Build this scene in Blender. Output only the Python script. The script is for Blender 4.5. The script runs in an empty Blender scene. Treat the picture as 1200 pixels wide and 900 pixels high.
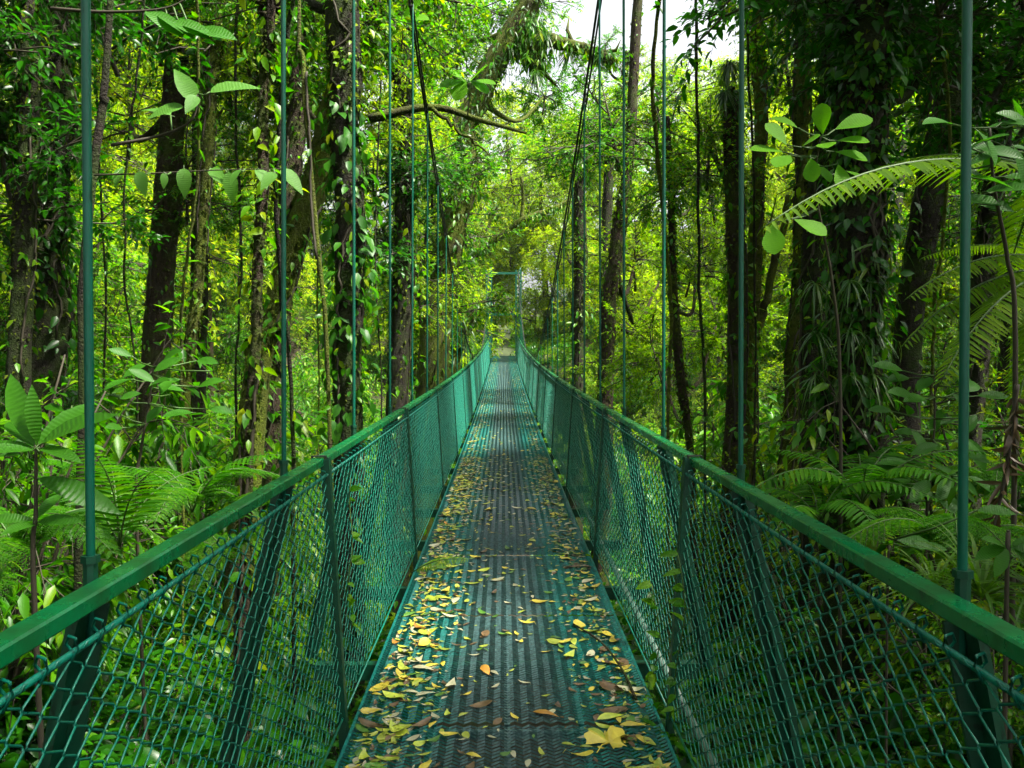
import bpy, math, random
import numpy as np
from mathutils import Vector, Matrix, Quaternion

# ------------------------------------------------------------------ camera, sky, sun, exposure
sc = bpy.context.scene
C = sc.collection
CAM = Vector((-0.015, 0.0, 1.49))
F = 1000.0                                   # focal length in pixels of the 1200x900 photograph
cam_d = bpy.data.cameras.new('camera'); cam_d.lens = 30.0; cam_d.sensor_width = 36.0
cam_d.clip_start = 0.05; cam_d.clip_end = 1000.0
cam = bpy.data.objects.new('camera', cam_d); C.objects.link(cam)
cam.location = CAM
PITCH, YAW = math.atan(25 / F), -math.atan(10 / F)
cam.rotation_euler = (math.pi / 2 - PITCH, 0, YAW)
sc.camera = cam

world = bpy.data.worlds.new('World'); sc.world = world; world.use_nodes = True
wn = world.node_tree.nodes; wl = world.node_tree.links; wn.clear()
SUN_EL, SUN_AZ = math.radians(60), math.radians(112)     # azimuth clockwise from +Y (ahead): high on the right, a little behind
sky = wn.new('ShaderNodeTexSky'); sky.sky_type = 'NISHITA'; sky.sun_disc = False
sky.sun_elevation = SUN_EL; sky.sun_rotation = SUN_AZ
sky.dust_density = 6.0; sky.air_density = 1.0
hsv = wn.new('ShaderNodeHueSaturation'); hsv.inputs['Saturation'].default_value = 0.22
bg = wn.new('ShaderNodeBackground'); bg.inputs['Strength'].default_value = 0.115
wo = wn.new('ShaderNodeOutputWorld')
wl.new(sky.outputs[0], hsv.inputs['Color']); wl.new(hsv.outputs[0], bg.inputs[0]); wl.new(bg.outputs[0], wo.inputs[0])
sun_d = bpy.data.lights.new('sun', 'SUN'); sun_d.energy = 5.0; sun_d.angle = math.radians(8); sun_d.color = (1.0, 0.95, 0.82)
sun = bpy.data.objects.new('sun', sun_d); C.objects.link(sun)
sdir = Vector((math.sin(SUN_AZ) * math.cos(SUN_EL), math.cos(SUN_AZ) * math.cos(SUN_EL), math.sin(SUN_EL)))
sun.rotation_euler = (-sdir).to_track_quat('-Z', 'Y').to_euler()
sc.view_settings.view_transform = 'Standard'; sc.view_settings.look = 'None'
sc.view_settings.gamma = 1.0; sc.view_settings.use_curve_mapping = False
sc.view_settings.exposure = 1.88
cy = sc.cycles
cy.max_bounces = 3; cy.diffuse_bounces = 2; cy.glossy_bounces = 2; cy.transmission_bounces = 2
cy.transparent_max_bounces = 4; cy.volume_bounces = 1
cy.caustics_reflective = False; cy.caustics_refractive = False
cy.use_denoising = True; cy.use_adaptive_sampling = True; cy.adaptive_threshold = 0.02
sc.render.film_transparent = False

rng = np.random.default_rng(7)
random.seed(7)
UP = Vector((0, 0, 1))

# ------------------------------------------------------------------ helpers
FWD = Vector((math.sin(-YAW) * math.cos(PITCH), math.cos(YAW) * math.cos(PITCH), -math.sin(PITCH)))
RIGHT = Vector((math.cos(YAW), math.sin(YAW), 0)); CUP = RIGHT.cross(FWD)
def P(px, py, Y):
    """a point of the place: the depth Y along the bridge and the direction it is seen in"""
    d = FWD + RIGHT * ((px - 600) / F) + CUP * ((450 - py) / F)
    return CAM + d * (Y / d.y)

def project(p):
    d = Vector(p) - CAM; z = d.dot(FWD)
    return 600 + F * d.dot(RIGHT) / z, 450 - F * d.dot(CUP) / z
MARKS = [(45, 'the leaf-wrapped trunk at far left'), (106, 'the nearest left hanger rod'), (198, 'the forked brown tree'), (245, 'the slender mossy trunk at left'), (303, 'the pole-thin trunk'), (345, 'the curved reddish trunk'),
         (410, 'the vine-clad trunk at left'), (470, 'the leaf-hung dark trunk'), (530, 'the big leaning mossy trunk'), (590, 'the far bridge tower'), (680, 'the shaggy slim trunk'), (715, 'the brown leaning trunk'), (797, 'the thin bare trunk at right'),
         (862, 'the straight trunk with air plants'), (932, 'the twin trunk at right'), (1000, 'the great vine-clad trunk'), (1085, 'the leaning dark trunk at right'), (1170, 'the trunk at the right edge')]
PEND = []
def later(o, what, p): PEND.append((o, what, project(p)[0], p[1]))
def settle_labels():
    sets = {}
    for o, what, px, y in PEND:
        mx, nm = min(MARKS, key=lambda m: abs(m[0] - px))
        rel = 'in line with' if abs(mx - px) < 10 else ('just left of' if px < mx else 'just right of')
        sets.setdefault((what, rel, nm), []).append((y, o))
    order = ['nearest', 'second nearest', 'third nearest', 'fourth nearest', 'fifth nearest', 'sixth nearest', 'seventh nearest', 'eighth nearest', 'ninth nearest', 'tenth nearest', 'eleventh nearest', 'twelfth nearest', 'thirteenth nearest']
    for (what, rel, nm), l in sets.items():
        l.sort(key=lambda t: t[0])
        for k, (y, o) in enumerate(l):
            o['label'] = (f'{what} {rel} {nm}' if len(l) == 1 else f'{order[min(k, 12)]} {what} {rel} {nm}')

def tag(o, label=None, cat=None, group=None, kind=None):
    if label: o['label'] = label
    if cat: o['category'] = cat
    if group: o['group'] = group
    if kind: o['kind'] = kind
    return o

def empty(name, loc, label, cat, group=None):
    o = bpy.data.objects.new(name, None); C.objects.link(o)
    o.location = loc; o.empty_display_size = 0.1
    return tag(o, label, cat, group)

def link(name, mesh, parent=None, M=None):
    o = bpy.data.objects.new(name, mesh); C.objects.link(o)
    if parent is not None:
        o.parent = parent
        q = Matrix.Identity(4); p = parent
        while p is not None:                      # parents only carry a location or a matrix_basis
            q = p.matrix_basis @ q if p.parent is None else p.matrix_parent_inverse @ p.matrix_basis @ q
            p = p.parent
        o.matrix_parent_inverse = q.inverted()
    if M is not None: o.matrix_basis = M
    return o

def place(loc, rz=0.0, s=1.0, tilt=(0, 0)):
    sv = s if isinstance(s, (tuple, list)) else (s, s, s)
    return (Matrix.Translation(loc) @ Matrix.Rotation(rz, 4, 'Z') @ Matrix.Rotation(tilt[0], 4, 'X') @ Matrix.Rotation(tilt[1], 4, 'Y')
            @ Matrix.Diagonal((*sv, 1)))

class MB:
    def __init__(s): s.v = []; s.f = []; s.m = []; s.n = 0
    def add(s, verts, faces, mat=0):
        verts = np.asarray(verts, float)
        s.v.append(verts); b = s.n
        s.f.extend([tuple(i + b for i in f) for f in faces]); s.m.extend([mat] * len(faces)); s.n += len(verts)
    def arr(s, verts, faces, mat=0):           # faces: int array (n,k)
        s.v.append(verts); s.f.extend((faces + s.n).tolist()); s.m.extend([mat] * len(faces)); s.n += len(verts)
    def box(s, lo, hi, mat=0, M=None):
        x0, y0, z0 = lo; x1, y1, z1 = hi
        v = [(x0, y0, z0), (x1, y0, z0), (x1, y1, z0), (x0, y1, z0), (x0, y0, z1), (x1, y0, z1), (x1, y1, z1), (x0, y1, z1)]
        if M is not None: v = [tuple(M @ Vector(p)) for p in v]
        s.add(v, [(0, 3, 2, 1), (4, 5, 6, 7), (0, 1, 5, 4), (1, 2, 6, 5), (2, 3, 7, 6), (3, 0, 4, 7)], mat)
    def tube(s, pts, rad, sides=6, mat=0, cap=True, jit=0.0, r=rng):
        pts = np.asarray(pts, float); n = len(pts)
        rad = np.broadcast_to(np.asarray(rad, float), (n,))
        t = np.gradient(pts, axis=0); t /= np.linalg.norm(t, axis=1)[:, None] + 1e-12
        ref = np.array([0.0, 0, 1]) if abs(t[:, 2]).mean() < 0.8 else np.array([1.0, 0, 0])
        a = np.cross(t, ref); a /= np.linalg.norm(a, axis=1)[:, None] + 1e-12
        b = np.cross(t, a)
        ang = np.arange(sides) * 2 * math.pi / sides
        R = rad[:, None] * np.ones((n, sides))
        if jit: R = R * (1 + jit * r.standard_normal((n, sides)))
        v = pts[:, None, :] + R[..., None] * (np.cos(ang)[None, :, None] * a[:, None, :] + np.sin(ang)[None, :, None] * b[:, None, :])
        i, j = np.meshgrid(np.arange(n - 1), np.arange(sides), indexing='ij'); j2 = (j + 1) % sides
        f = np.stack([i * sides + j, (i + 1) * sides + j, (i + 1) * sides + j2, i * sides + j2], -1).reshape(-1, 4)
        base = s.n
        s.arr(v.reshape(-1, 3), f, mat)
        if cap:
            s.f.append(tuple(base + k for k in range(sides))); s.m.append(mat)
            s.f.append(tuple(base + (n - 1) * sides + k for k in reversed(range(sides)))); s.m.append(mat)
    def leaves(s, pos, d, nrm, ln, wd, T, mat=0, droop=0.12, fold=0.16):
        tv, tf = T
        pos = np.asarray(pos, float); N = len(pos)
        if N == 0: return
        d = d / (np.linalg.norm(d, axis=1)[:, None] + 1e-9)
        y = np.cross(nrm, d); y /= np.linalg.norm(y, axis=1)[:, None] + 1e-9
        z = np.cross(d, y)
        ln = np.broadcast_to(ln, (N,)); wd = np.broadcast_to(wd, (N,))
        u = tv[:, 0]; v = tv[:, 1]
        h = np.abs(v) * fold * 2 * wd[:, None] - droop * ln[:, None] * u * u
        V = (pos[:, None, :] + d[:, None, :] * (u * ln[:, None])[..., None] + y[:, None, :] * (v * wd[:, None])[..., None] + z[:, None, :] * h[..., None])
        base = s.n; k = len(tv)
        s.v.append(V.reshape(-1, 3))
        offs = (np.arange(N) * k + base)
        for f in tf:
            s.f.extend((offs[:, None] + np.array(f)[None, :]).tolist()); s.m.extend([mat] * N)
        s.n += N * k
    def mesh(s, name, mats, smooth=True):
        me = bpy.data.meshes.new(name)
        me.from_pydata(np.concatenate(s.v).tolist(), [], s.f)
        for m in mats: me.materials.append(m)
        if len(mats) > 1: me.polygons.foreach_set('material_index', s.m)
        if smooth: me.polygons.foreach_set('use_smooth', [True] * len(me.polygons))
        me.update(); return me

# leaf templates: (u along, v across from -.5 to .5)
T2 = (np.array([(0, 0), (.42, -.5), (1, 0), (.42, .5)], float), [(0, 1, 2), (0, 2, 3)])
def strip(us, ws):
    v = [(0, 0)]; f = []
    for u, w in zip(us, ws): v += [(u, -w / 2), (u, 0), (u, w / 2)]
    v.append((1, 0)); n = len(us)
    f += [(0, 1, 2), (0, 2, 3)]
    for k in range(n - 1):
        a = 1 + 3 * k
        f += [(a, a + 3, a + 4, a + 1), (a + 1, a + 4, a + 5, a + 2)]
    a = 1 + 3 * (n - 1); t = len(v) - 1
    f += [(a, t, a + 1), (a + 1, t, a + 2)]
    return (np.array(v, float), f)
T8 = strip([.3, .66], [.95, .78])
TBLADE = strip([.15, .4, .7, .88], [.8, 1, .75, .42])
TOBO = strip([.08, .25, .45, .65, .82, .94], [.16, .5, .82, 1, .85, .45])
TOVA = strip([.06, .18, .38, .6, .8, .93], [.5, .88, 1, .82, .46, .16])
TLAN = strip([.07, .2, .4, .6, .8, .93], [.3, .68, .95, 1, .68, .26])

def unit(a): return a / (np.linalg.norm(a, axis=-1, keepdims=True) + 1e-9)

# ------------------------------------------------------------------ materials
def newmat(name):
    m = bpy.data.materials.new(name); m.use_nodes = True
    nt = m.node_tree; b = nt.nodes['Principled BSDF']
    return m, nt.nodes, nt.links, b
def ramp(nodes, stops):
    r = nodes.new('ShaderNodeValToRGB'); e = r.color_ramp.elements
    while len(e) < len(stops): e.new(0.5)
    for el, (p, c) in zip(e, stops): el.position = p; el.color = (*c, 1)
    return r
def noise(nodes, links, scale, detail=4.0, coord='Object', rough=0.6):
    tc = nodes.new('ShaderNodeTexCoord'); n = nodes.new('ShaderNodeTexNoise')
    n.inputs['Scale'].default_value = scale; n.inputs['Detail'].default_value = detail; n.inputs['Roughness'].default_value = rough
    links.new(tc.outputs[coord], n.inputs['Vector']); return n

def leaf_mat(name, stops, rough=0.38, trans=0.42, spec=0.5, blot=0.0, veins=False):
    m, N, L, b = newmat(name)
    geo = N.new('ShaderNodeNewGeometry'); oi = N.new('ShaderNodeObjectInfo')
    mul = N.new('ShaderNodeMath'); mul.operation = 'MULTIPLY_ADD'
    L.new(geo.outputs['Random Per Island'], mul.inputs[0]); mul.inputs[1].default_value = 0.72
    m2 = N.new('ShaderNodeMath'); m2.operation = 'MULTIPLY'; m2.inputs[1].default_value = 0.28
    L.new(oi.outputs['Random'], m2.inputs[0]); L.new(m2.outputs[0], mul.inputs[2])
    r = ramp(N, stops); L.new(mul.outputs[0], r.inputs[0])
    col = r.outputs[0]
    if blot:
        nz = noise(N, L, 14, 3); rr = ramp(N, [(0.35, (1, 1, 1)), (0.75, (1 - blot, 1 - blot * .8, 1 - blot))])
        L.new(nz.outputs[0], rr.inputs[0])
        mx = N.new('ShaderNodeMixRGB'); mx.blend_type = 'MULTIPLY'; mx.inputs[0].default_value = 1
        L.new(col, mx.inputs[1]); L.new(rr.outputs[0], mx.inputs[2]); col = mx.outputs[0]
    L.new(col, b.inputs['Base Color'])
    b.inputs['Roughness'].default_value = rough; b.inputs['Specular IOR Level'].default_value = spec
    tr = N.new('ShaderNodeBsdfTranslucent')
    tc = N.new('ShaderNodeMixRGB'); tc.blend_type = 'MULTIPLY'; tc.inputs[0].default_value = 1; tc.inputs[2].default_value = (1.9, 2.1, 0.5, 1)
    L.new(col, tc.inputs[1]); L.new(tc.outputs[0], tr.inputs[0])
    if veins:
        tcn = N.new('ShaderNodeTexCoord'); w = N.new('ShaderNodeTexWave'); w.inputs['Scale'].default_value = 5.0; w.inputs['Distortion'].default_value = .8
        L.new(tcn.outputs['Object'], w.inputs['Vector'])
        bp = N.new('ShaderNodeBump'); bp.inputs['Strength'].default_value = .2; bp.inputs['Distance'].default_value = .01
        L.new(w.outputs[0], bp.inputs['Height']); L.new(bp.outputs[0], b.inputs['Normal'])
    mix = N.new('ShaderNodeMixShader'); mix.inputs[0].default_value = trans
    out = N['Material Output']
    L.new(b.outputs[0], mix.inputs[1]); L.new(tr.outputs[0], mix.inputs[2]); L.new(mix.outputs[0], out.inputs['Surface'])
    return m

LM = {  # deep has understory shade in its colour, lime and far have canopy light
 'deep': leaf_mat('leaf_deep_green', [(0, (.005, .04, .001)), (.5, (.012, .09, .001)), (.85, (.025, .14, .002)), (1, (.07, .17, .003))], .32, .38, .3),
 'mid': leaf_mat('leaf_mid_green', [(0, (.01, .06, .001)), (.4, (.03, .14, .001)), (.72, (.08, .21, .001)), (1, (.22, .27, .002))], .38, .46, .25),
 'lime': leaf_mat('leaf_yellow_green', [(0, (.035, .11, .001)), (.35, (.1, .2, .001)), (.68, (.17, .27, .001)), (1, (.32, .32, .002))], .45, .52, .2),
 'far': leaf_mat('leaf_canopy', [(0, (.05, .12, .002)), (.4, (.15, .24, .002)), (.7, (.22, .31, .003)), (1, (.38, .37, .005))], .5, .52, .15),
 'round': leaf_mat('leaf_round_sapling', [(0, (.06, .22, .004)), (1, (.13, .32, .006))], .55, .5, .15, .15, True),
 'big': leaf_mat('leaf_big_glossy', [(0, (.018, .1, .006)), (1, (.05, .18, .008))], .42, .42, .25, .15, True),
 'pale': leaf_mat('leaf_pale_soft', [(0, (.05, .16, .02)), (1, (.09, .22, .03))], .5, .42, .2, .15, True),
 'fern': leaf_mat('leaf_fern', [(0, (.014, .08, .002)), (.6, (.035, .14, .003)), (1, (.08, .19, .005))], .55, .45, .12),
 'fernlit': leaf_mat('leaf_tree_fern', [(0, (.06, .15, .003)), (.6, (.12, .23, .005)), (1, (.18, .28, .008))], .5, .5, .3),
 'strap': leaf_mat('leaf_strap', [(0, (.01, .05, .003)), (.6, (.03, .1, .005)), (1, (.09, .14, .012))], .4, .35),
 'mossy': leaf_mat('leaf_moss', [(0, (.012, .02, .003)), (.5, (.03, .05, .004)), (1, (.09, .12, .006))], .8, .2, .1),
 'grass': leaf_mat('leaf_grass', [(0, (.03, .1, .004)), (1, (.1, .2, .012))], .4, .4, .4),
}
def bark_mat(name, c1, c2, moss, amount, bump=.6):
    m, N, L, b = newmat(name)
    tc = N.new('ShaderNodeTexCoord'); mp = N.new('ShaderNodeMapping'); mp.inputs['Scale'].default_value = (1, 1, .25)
    L.new(tc.outputs['Object'], mp.inputs[0])
    n1 = N.new('ShaderNodeTexNoise'); n1.inputs['Scale'].default_value = 22; n1.inputs['Detail'].default_value = 8; n1.inputs['Roughness'].default_value = .7
    L.new(mp.outputs[0], n1.inputs['Vector'])
    r1 = ramp(N, [(.3, c1), (.7, c2)]); L.new(n1.outputs[0], r1.inputs[0])
    n2 = noise(N, L, 3.2, 6); r2 = ramp(N, [(.62 - amount * .4, (0, 0, 0)), (.75 - amount * .3, (1, 1, 1))]); L.new(n2.outputs[0], r2.inputs[0])
    n3 = noise(N, L, 60, 3); r3 = ramp(N, [(.3, tuple(x * .5 for x in moss)), (.75, moss)]); L.new(n3.outputs[0], r3.inputs[0])
    mx = N.new('ShaderNodeMixRGB'); L.new(r2.outputs[0], mx.inputs[0]); L.new(r1.outputs[0], mx.inputs[1]); L.new(r3.outputs[0], mx.inputs[2])
    L.new(mx.outputs[0], b.inputs['Base Color']); b.inputs['Roughness'].default_value = .85; b.inputs['Specular IOR Level'].default_value = .25
    ad = N.new('ShaderNodeMath'); L.new(n1.outputs[0], ad.inputs[0]); L.new(n3.outputs[0], ad.inputs[1])
    bp = N.new('ShaderNodeBump'); bp.inputs['Strength'].default_value = bump; bp.inputs['Distance'].default_value = .04
    L.new(ad.outputs[0], bp.inputs['Height']); L.new(bp.outputs[0], b.inputs['Normal'])
    return m
BM = {
 'dark': bark_mat('bark_dark', (.005, .004, .0025), (.028, .021, .013), (.03, .055, .004), .45, 1.0),
 'brown': bark_mat('bark_brown', (.01, .0065, .004), (.05, .032, .018), (.055, .085, .005), .4, 1.0),
 'moss': bark_mat('bark_mossy', (.012, .009, .005), (.055, .04, .02), (.1, .135, .006), .8, 1.0),
}
m, N, L, b = newmat('bark_twig'); b.inputs['Base Color'].default_value = (.03, .024, .012, 1); b.inputs['Roughness'].default_value = .8; TWIG = m
m, N, L, b = newmat('stem_green'); b.inputs['Base Color'].default_value = (.035, .085, .008, 1); b.inputs['Roughness'].default_value = .6; STEM = m

def paint_mat(name, col, dirt, rough=.38, amount=.5, scale=9):
    m, N, L, b = newmat(name)
    n1 = noise(N, L, scale, 8); r1 = ramp(N, [(.45, (0, 0, 0)), (.72, (amount, amount, amount))]); L.new(n1.outputs[0], r1.inputs[0])
    n2 = noise(N, L, scale * 9, 5)
    r2 = ramp(N, [(.3, tuple(c * .78 for c in col)), (.7, col)]); L.new(n2.outputs[0], r2.inputs[0])
    mx = N.new('ShaderNodeMixRGB'); L.new(r1.outputs[0], mx.inputs[0]); L.new(r2.outputs[0], mx.inputs[1]); mx.inputs[2].default_value = (*dirt, 1)
    L.new(mx.outputs[0], b.inputs['Base Color'])
    r3 = ramp(N, [(.3, (rough - .1,) * 3), (.8, (rough + .25,) * 3)]); L.new(n1.outputs[0], r3.inputs[0]); L.new(r3.outputs[0], b.inputs['Roughness'])
    b.inputs['Specular IOR Level'].default_value = .4
    n4 = noise(N, L, scale * 5, 2); r4 = ramp(N, [(.66, (1, 1, 1)), (.72, (.35, .4, .3))]); L.new(n4.outputs[0], r4.inputs[0])
    sp = N.new('ShaderNodeMixRGB'); sp.blend_type = 'MULTIPLY'; sp.inputs[0].default_value = 1; L.new(mx.outputs[0], sp.inputs[1]); L.new(r4.outputs[0], sp.inputs[2]); L.new(sp.outputs[0], b.inputs['Base Color'])
    bp = N.new('ShaderNodeBump'); bp.inputs['Strength'].default_value = .15; bp.inputs['Distance'].default_value = .004
    L.new(n2.outputs[0], bp.inputs['Height']); L.new(bp.outputs[0], b.inputs['Normal'])
    return m
RAIL = paint_mat('paint_rail_green', (.0004, .14, .042), (.008, .035, .002), .24, .85, 7)
POST = paint_mat('paint_post_green', (.0005, .05, .024), (.006, .025, .005), .45, .5)
WIRE = paint_mat('paint_wire_teal', (.0004, .15, .1), (.001, .06, .04), .35, .6, 20)
HANG = paint_mat('paint_hanger_teal', (.0004, .1, .06), (.001, .045, .03), .36, .7, 12)
PIPE = paint_mat('paint_pipe_pale', (.16, .22, .19), (.05, .09, .05), .5, .8, 10)
BLACK = paint_mat('cable_black', (.012, .012, .014), (.03, .03, .03), .5, .3)
m, N, L, b = newmat('deck_grating')
tc = N.new('ShaderNodeTexCoord'); sx = N.new('ShaderNodeSeparateXYZ'); L.new(tc.outputs['Object'], sx.inputs[0])
ab = N.new('ShaderNodeMath'); ab.operation = 'ABSOLUTE'; L.new(sx.outputs[0], ab.inputs[0])
geo = N.new('ShaderNodeNewGeometry')
nz = N.new('ShaderNodeTexNoise'); nz.inputs['Scale'].default_value = 7; nz.inputs['Detail'].default_value = 8; nz.inputs['Roughness'].default_value = .7
L.new(geo.outputs['Position'], nz.inputs['Vector'])
ma = N.new('ShaderNodeMath'); ma.operation = 'MULTIPLY_ADD'; ma.inputs[1].default_value = -.34; L.new(nz.outputs[0], ma.inputs[0]); L.new(ab.outputs[0], ma.inputs[2])
r1 = ramp(N, [(0, (.85, .85, .85)), (.16, (0, 0, 0))]); L.new(ma.outputs[0], r1.inputs[0])
n2 = N.new('ShaderNodeTexNoise'); n2.inputs['Scale'].default_value = 60; L.new(geo.outputs['Position'], n2.inputs['Vector'])
rw = ramp(N, [(.3, (.01, .026, .028)), (.7, (.055, .1, .105))]); L.new(n2.outputs[0], rw.inputs[0])
rp = ramp(N, [(.3, (.001, .06, .052)), (.7, (.006, .16, .135))]); L.new(n2.outputs[0], rp.inputs[0])
mx = N.new('ShaderNodeMixRGB'); L.new(r1.outputs[0], mx.inputs[0]); L.new(rp.outputs[0], mx.inputs[1]); L.new(rw.outputs[0], mx.inputs[2])
L.new(mx.outputs[0], b.inputs['Base Color']); b.inputs['Roughness'].default_value = .3; b.inputs['Specular IOR Level'].default_value = .7
DECK = m
m, N, L, b = newmat('forest_soil')
n1 = noise(N, L, 1.3, 10); r1 = ramp(N, [(.3, (.012, .008, .004)), (.55, (.035, .024, .01)), (.75, (.03, .045, .008))]); L.new(n1.outputs[0], r1.inputs[0])
L.new(r1.outputs[0], b.inputs['Base Color']); b.inputs['Roughness'].default_value = .95
n2 = noise(N, L, 12, 8); bp = N.new('ShaderNodeBump'); bp.inputs['Strength'].default_value = .8; bp.inputs['Distance'].default_value = .1
L.new(n2.outputs[0], bp.inputs['Height']); L.new(bp.outputs[0], b.inputs['Normal']); SOIL = m
m, N, L, b = newmat('path_gravel')
n1 = noise(N, L, 6, 8); r1 = ramp(N, [(.3, (.015, .025, .006)), (.6, (.04, .055, .014)), (.8, (.03, .075, .008))]); L.new(n1.outputs[0], r1.inputs[0])
L.new(r1.outputs[0], b.inputs['Base Color']); b.inputs['Roughness'].default_value = .9; PATH = m
def litter_mat(name, c1, c2):
    m, N, L, b = newmat(name)
    n1 = noise(N, L, 3.0, 5); r = ramp(N, [(.3, c1), (.7, c2)]); L.new(n1.outputs[0], r.inputs[0]); L.new(r.outputs[0], b.inputs['Base Color'])
    oi = N.new('ShaderNodeObjectInfo'); hs = N.new('ShaderNodeHueSaturation')
    mr = N.new('ShaderNodeMapRange'); mr.inputs[3].default_value = .7; mr.inputs[4].default_value = 1.25; L.new(oi.outputs['Random'], mr.inputs[0])
    L.new(mr.outputs[0], hs.inputs['Value']); L.new(r.outputs[0], hs.inputs['Color']); L.new(hs.outputs[0], b.inputs['Base Color'])
    b.inputs['Roughness'].default_value = .42
    return m
LIT = {'yellow': litter_mat('litter_yellow', (.34, .26, .02), (.5, .42, .05)), 'yellow green': litter_mat('litter_yellow_green', (.17, .23, .014), (.38, .42, .045)),
       'green': litter_mat('litter_green', (.03, .11, .008), (.08, .18, .02)), 'brown': litter_mat('litter_brown', (.05, .028, .01), (.13, .08, .035)),
       'pale': litter_mat('litter_pale', (.25, .25, .14), (.42, .4, .26)), 'orange': litter_mat('litter_orange', (.3, .12, .015), (.4, .22, .03))}

# ------------------------------------------------------------------ terrain
def deckz(Y): return 0.0095 * Y + 0.00069 * Y * Y if Y > 0 else 0.0
def ground_z(x, y):
    x = np.asarray(x, float); y = np.asarray(y, float)
    under = np.interp(y, [-30, -3, 0, 4, 10, 18, 27, 36, 43, 46, 50, 70, 120], [.5, -.15, -.55, -1.0, -2.3, -3.6, -4.1, -2.2, .6, 1.75, 2.3, 4.2, 8])
    ax = np.maximum(np.abs(x) - 1.3, 0)
    bank = np.where(x < 0, .30, .24) * ax * (1 - np.exp(-ax / 2.0)) + .0012 * ax * ax
    bump = .22 * np.sin(x * .9 + 1.3 * np.sin(y * .4)) * np.cos(y * .7 + x * .3) + .1 * np.sin(x * 2.3 + y * 1.7)
    return under + np.minimum(bank, 26) + bump * np.clip(ax / 2, 0, 1)
def gz(x, y): return float(ground_z(x, y))
xs = np.concatenate([np.linspace(-160, -16, 30, endpoint=False), np.linspace(-16, 16, 97), np.linspace(16, 160, 31)[1:]])
ys = np.concatenate([np.linspace(-60, -5, 14, endpoint=False), np.linspace(-5, 56, 150), np.linspace(56, 260, 34)[1:]])
X, Yg = np.meshgrid(xs, ys); Zg = ground_z(X, Yg)
mb = MB(); nx, ny = len(xs), len(ys)
i, j = np.meshgrid(np.arange(ny - 1), np.arange(nx - 1), indexing='ij')
mb.arr(np.stack([X, Yg, Zg], -1).reshape(-1, 3), np.stack([i * nx + j, i * nx + j + 1, (i + 1) * nx + j + 1, (i + 1) * nx + j], -1).reshape(-1, 4))
tag(link('ground', mb.mesh('ground', [SOIL])), 'dark forest floor falling into a gully under the bridge', 'ground', kind='structure')
mb = MB(); pv = []
py_ = np.linspace(45.8, 75, 40)
for y in py_:
    cx = .25 * math.sin((y - 46) * .22) ; z = gz(0, y)
    pv += [(cx - .75, y, z + .06), (cx, y, z + .10), (cx + .75, y, z + .06)]
mb.add(pv, [(3 * k, 3 * k + 1, 3 * k + 4, 3 * k + 3) for k in range(39)] + [(3 * k + 1, 3 * k + 2, 3 * k + 5, 3 * k + 4) for k in range(39)])
tag(link('path', mb.mesh('path', [PATH])), 'leaf-strewn gravel path beyond the far end of the bridge', 'path', kind='structure')

# ------------------------------------------------------------------ the suspension footbridge
bridge = empty('suspension_footbridge', (0, 0, 0), 'long narrow green suspension footbridge with chain-link railings and grating deck', 'bridge')
BAY, Y0, NB = 2.8, 3.4 - 2 * 2.8, 17          # posts at Y0 + k*BAY ; deck from -2.2 to 45.4
YEND = Y0 + NB * BAY
RX, BX = .715, .655                           # fence plane at the rail and at its foot
def slope(Y): return math.atan((deckz(Y + BAY) - deckz(Y)) / BAY)
# chain-link panel, local: y along 0..BAY, z up, plane x = 0
def chain_panel(seed):
    r = np.random.default_rng(seed); mb = MB(); w, h = .046, .054; nw = int(BAY / w)
    zt, zb = 1.0, .035; nh = int((zt - zb) / (h / 2))
    for k in range(nw):
        y0 = (k + .5) * w; pts = []
        for q in range(nh + 1):
            z = zt - q * h / 2; s = (1 if q % 2 else -1) * (1 if k % 2 else -1)
            yy = y0 + s * w * .53; xx = .0028 * s
            dz = .004
            jy, jx = r.normal(0, .0016, 2)
            if q > 0: pts.append((xx * .4 + jx, yy - s * .003 + jy, z + dz))
            pts.append((xx + jx, yy + jy, z)) if 0 < q < nh else None
            if q < nh: pts.append((-xx * .4 + jx, yy - s * .003 + jy, z - dz))
        mb.tube(pts, .0024, 4, cap=False)
        # knuckle hooked over the top rod
        yy = y0 - w * .53 * (1 if k % 2 else -1)
        hk = [(0, yy, zt - .01), (-.014, yy + .002, zt + .014), (-.010, yy + .006, zt + .03), (.004, yy + .012, zt + .033), (.013, yy + .018, zt + .018), (.004, yy + .022, zt + .002), (-.012, yy + .028, zt + .008), (-.016, yy + .031, zt + .017)]
        mb.tube(hk, .0024, 4)
    return mb.mesh('chain_link_panel', [WIRE])
panels = [chain_panel(1), chain_panel(2)]
mb = MB(); mb.tube([(0, 0, 1.008), (0, BAY * .33, 1.004), (0, BAY * .66, 1.005), (0, BAY, 1.008)], .0062, 8); rod_me = mb.mesh('tension_rod', [WIRE])
mb = MB(); mb.tube([(0, 0, .03), (0, BAY, .03)], .005, 6); lrod_me = mb.mesh('bottom_rod', [WIRE])
def bevel_bar(w, h, ln, c=.006, mat=RAIL, name='top_rail'):
    mb = MB()
    prof = [(-w / 2 + c, -h / 2), (w / 2 - c, -h / 2), (w / 2, -h / 2 + c), (w / 2, h / 2 - c), (w / 2 - c, h / 2), (-w / 2 + c, h / 2), (-w / 2, h / 2 - c), (-w / 2, -h / 2 + c)]
    v = [(x, 0, z) for x, z in prof] + [(x, ln, z) for x, z in prof]
    mb.add(v, [(k, (k + 1) % 8, 8 + (k + 1) % 8, 8 + k) for k in range(8)] + [tuple(reversed(range(8))), tuple(range(8, 16))])
    return mb.mesh(name, [mat], smooth=False)
rail_me = bevel_bar(.046, .032, BAY - .004, .004)
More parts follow.
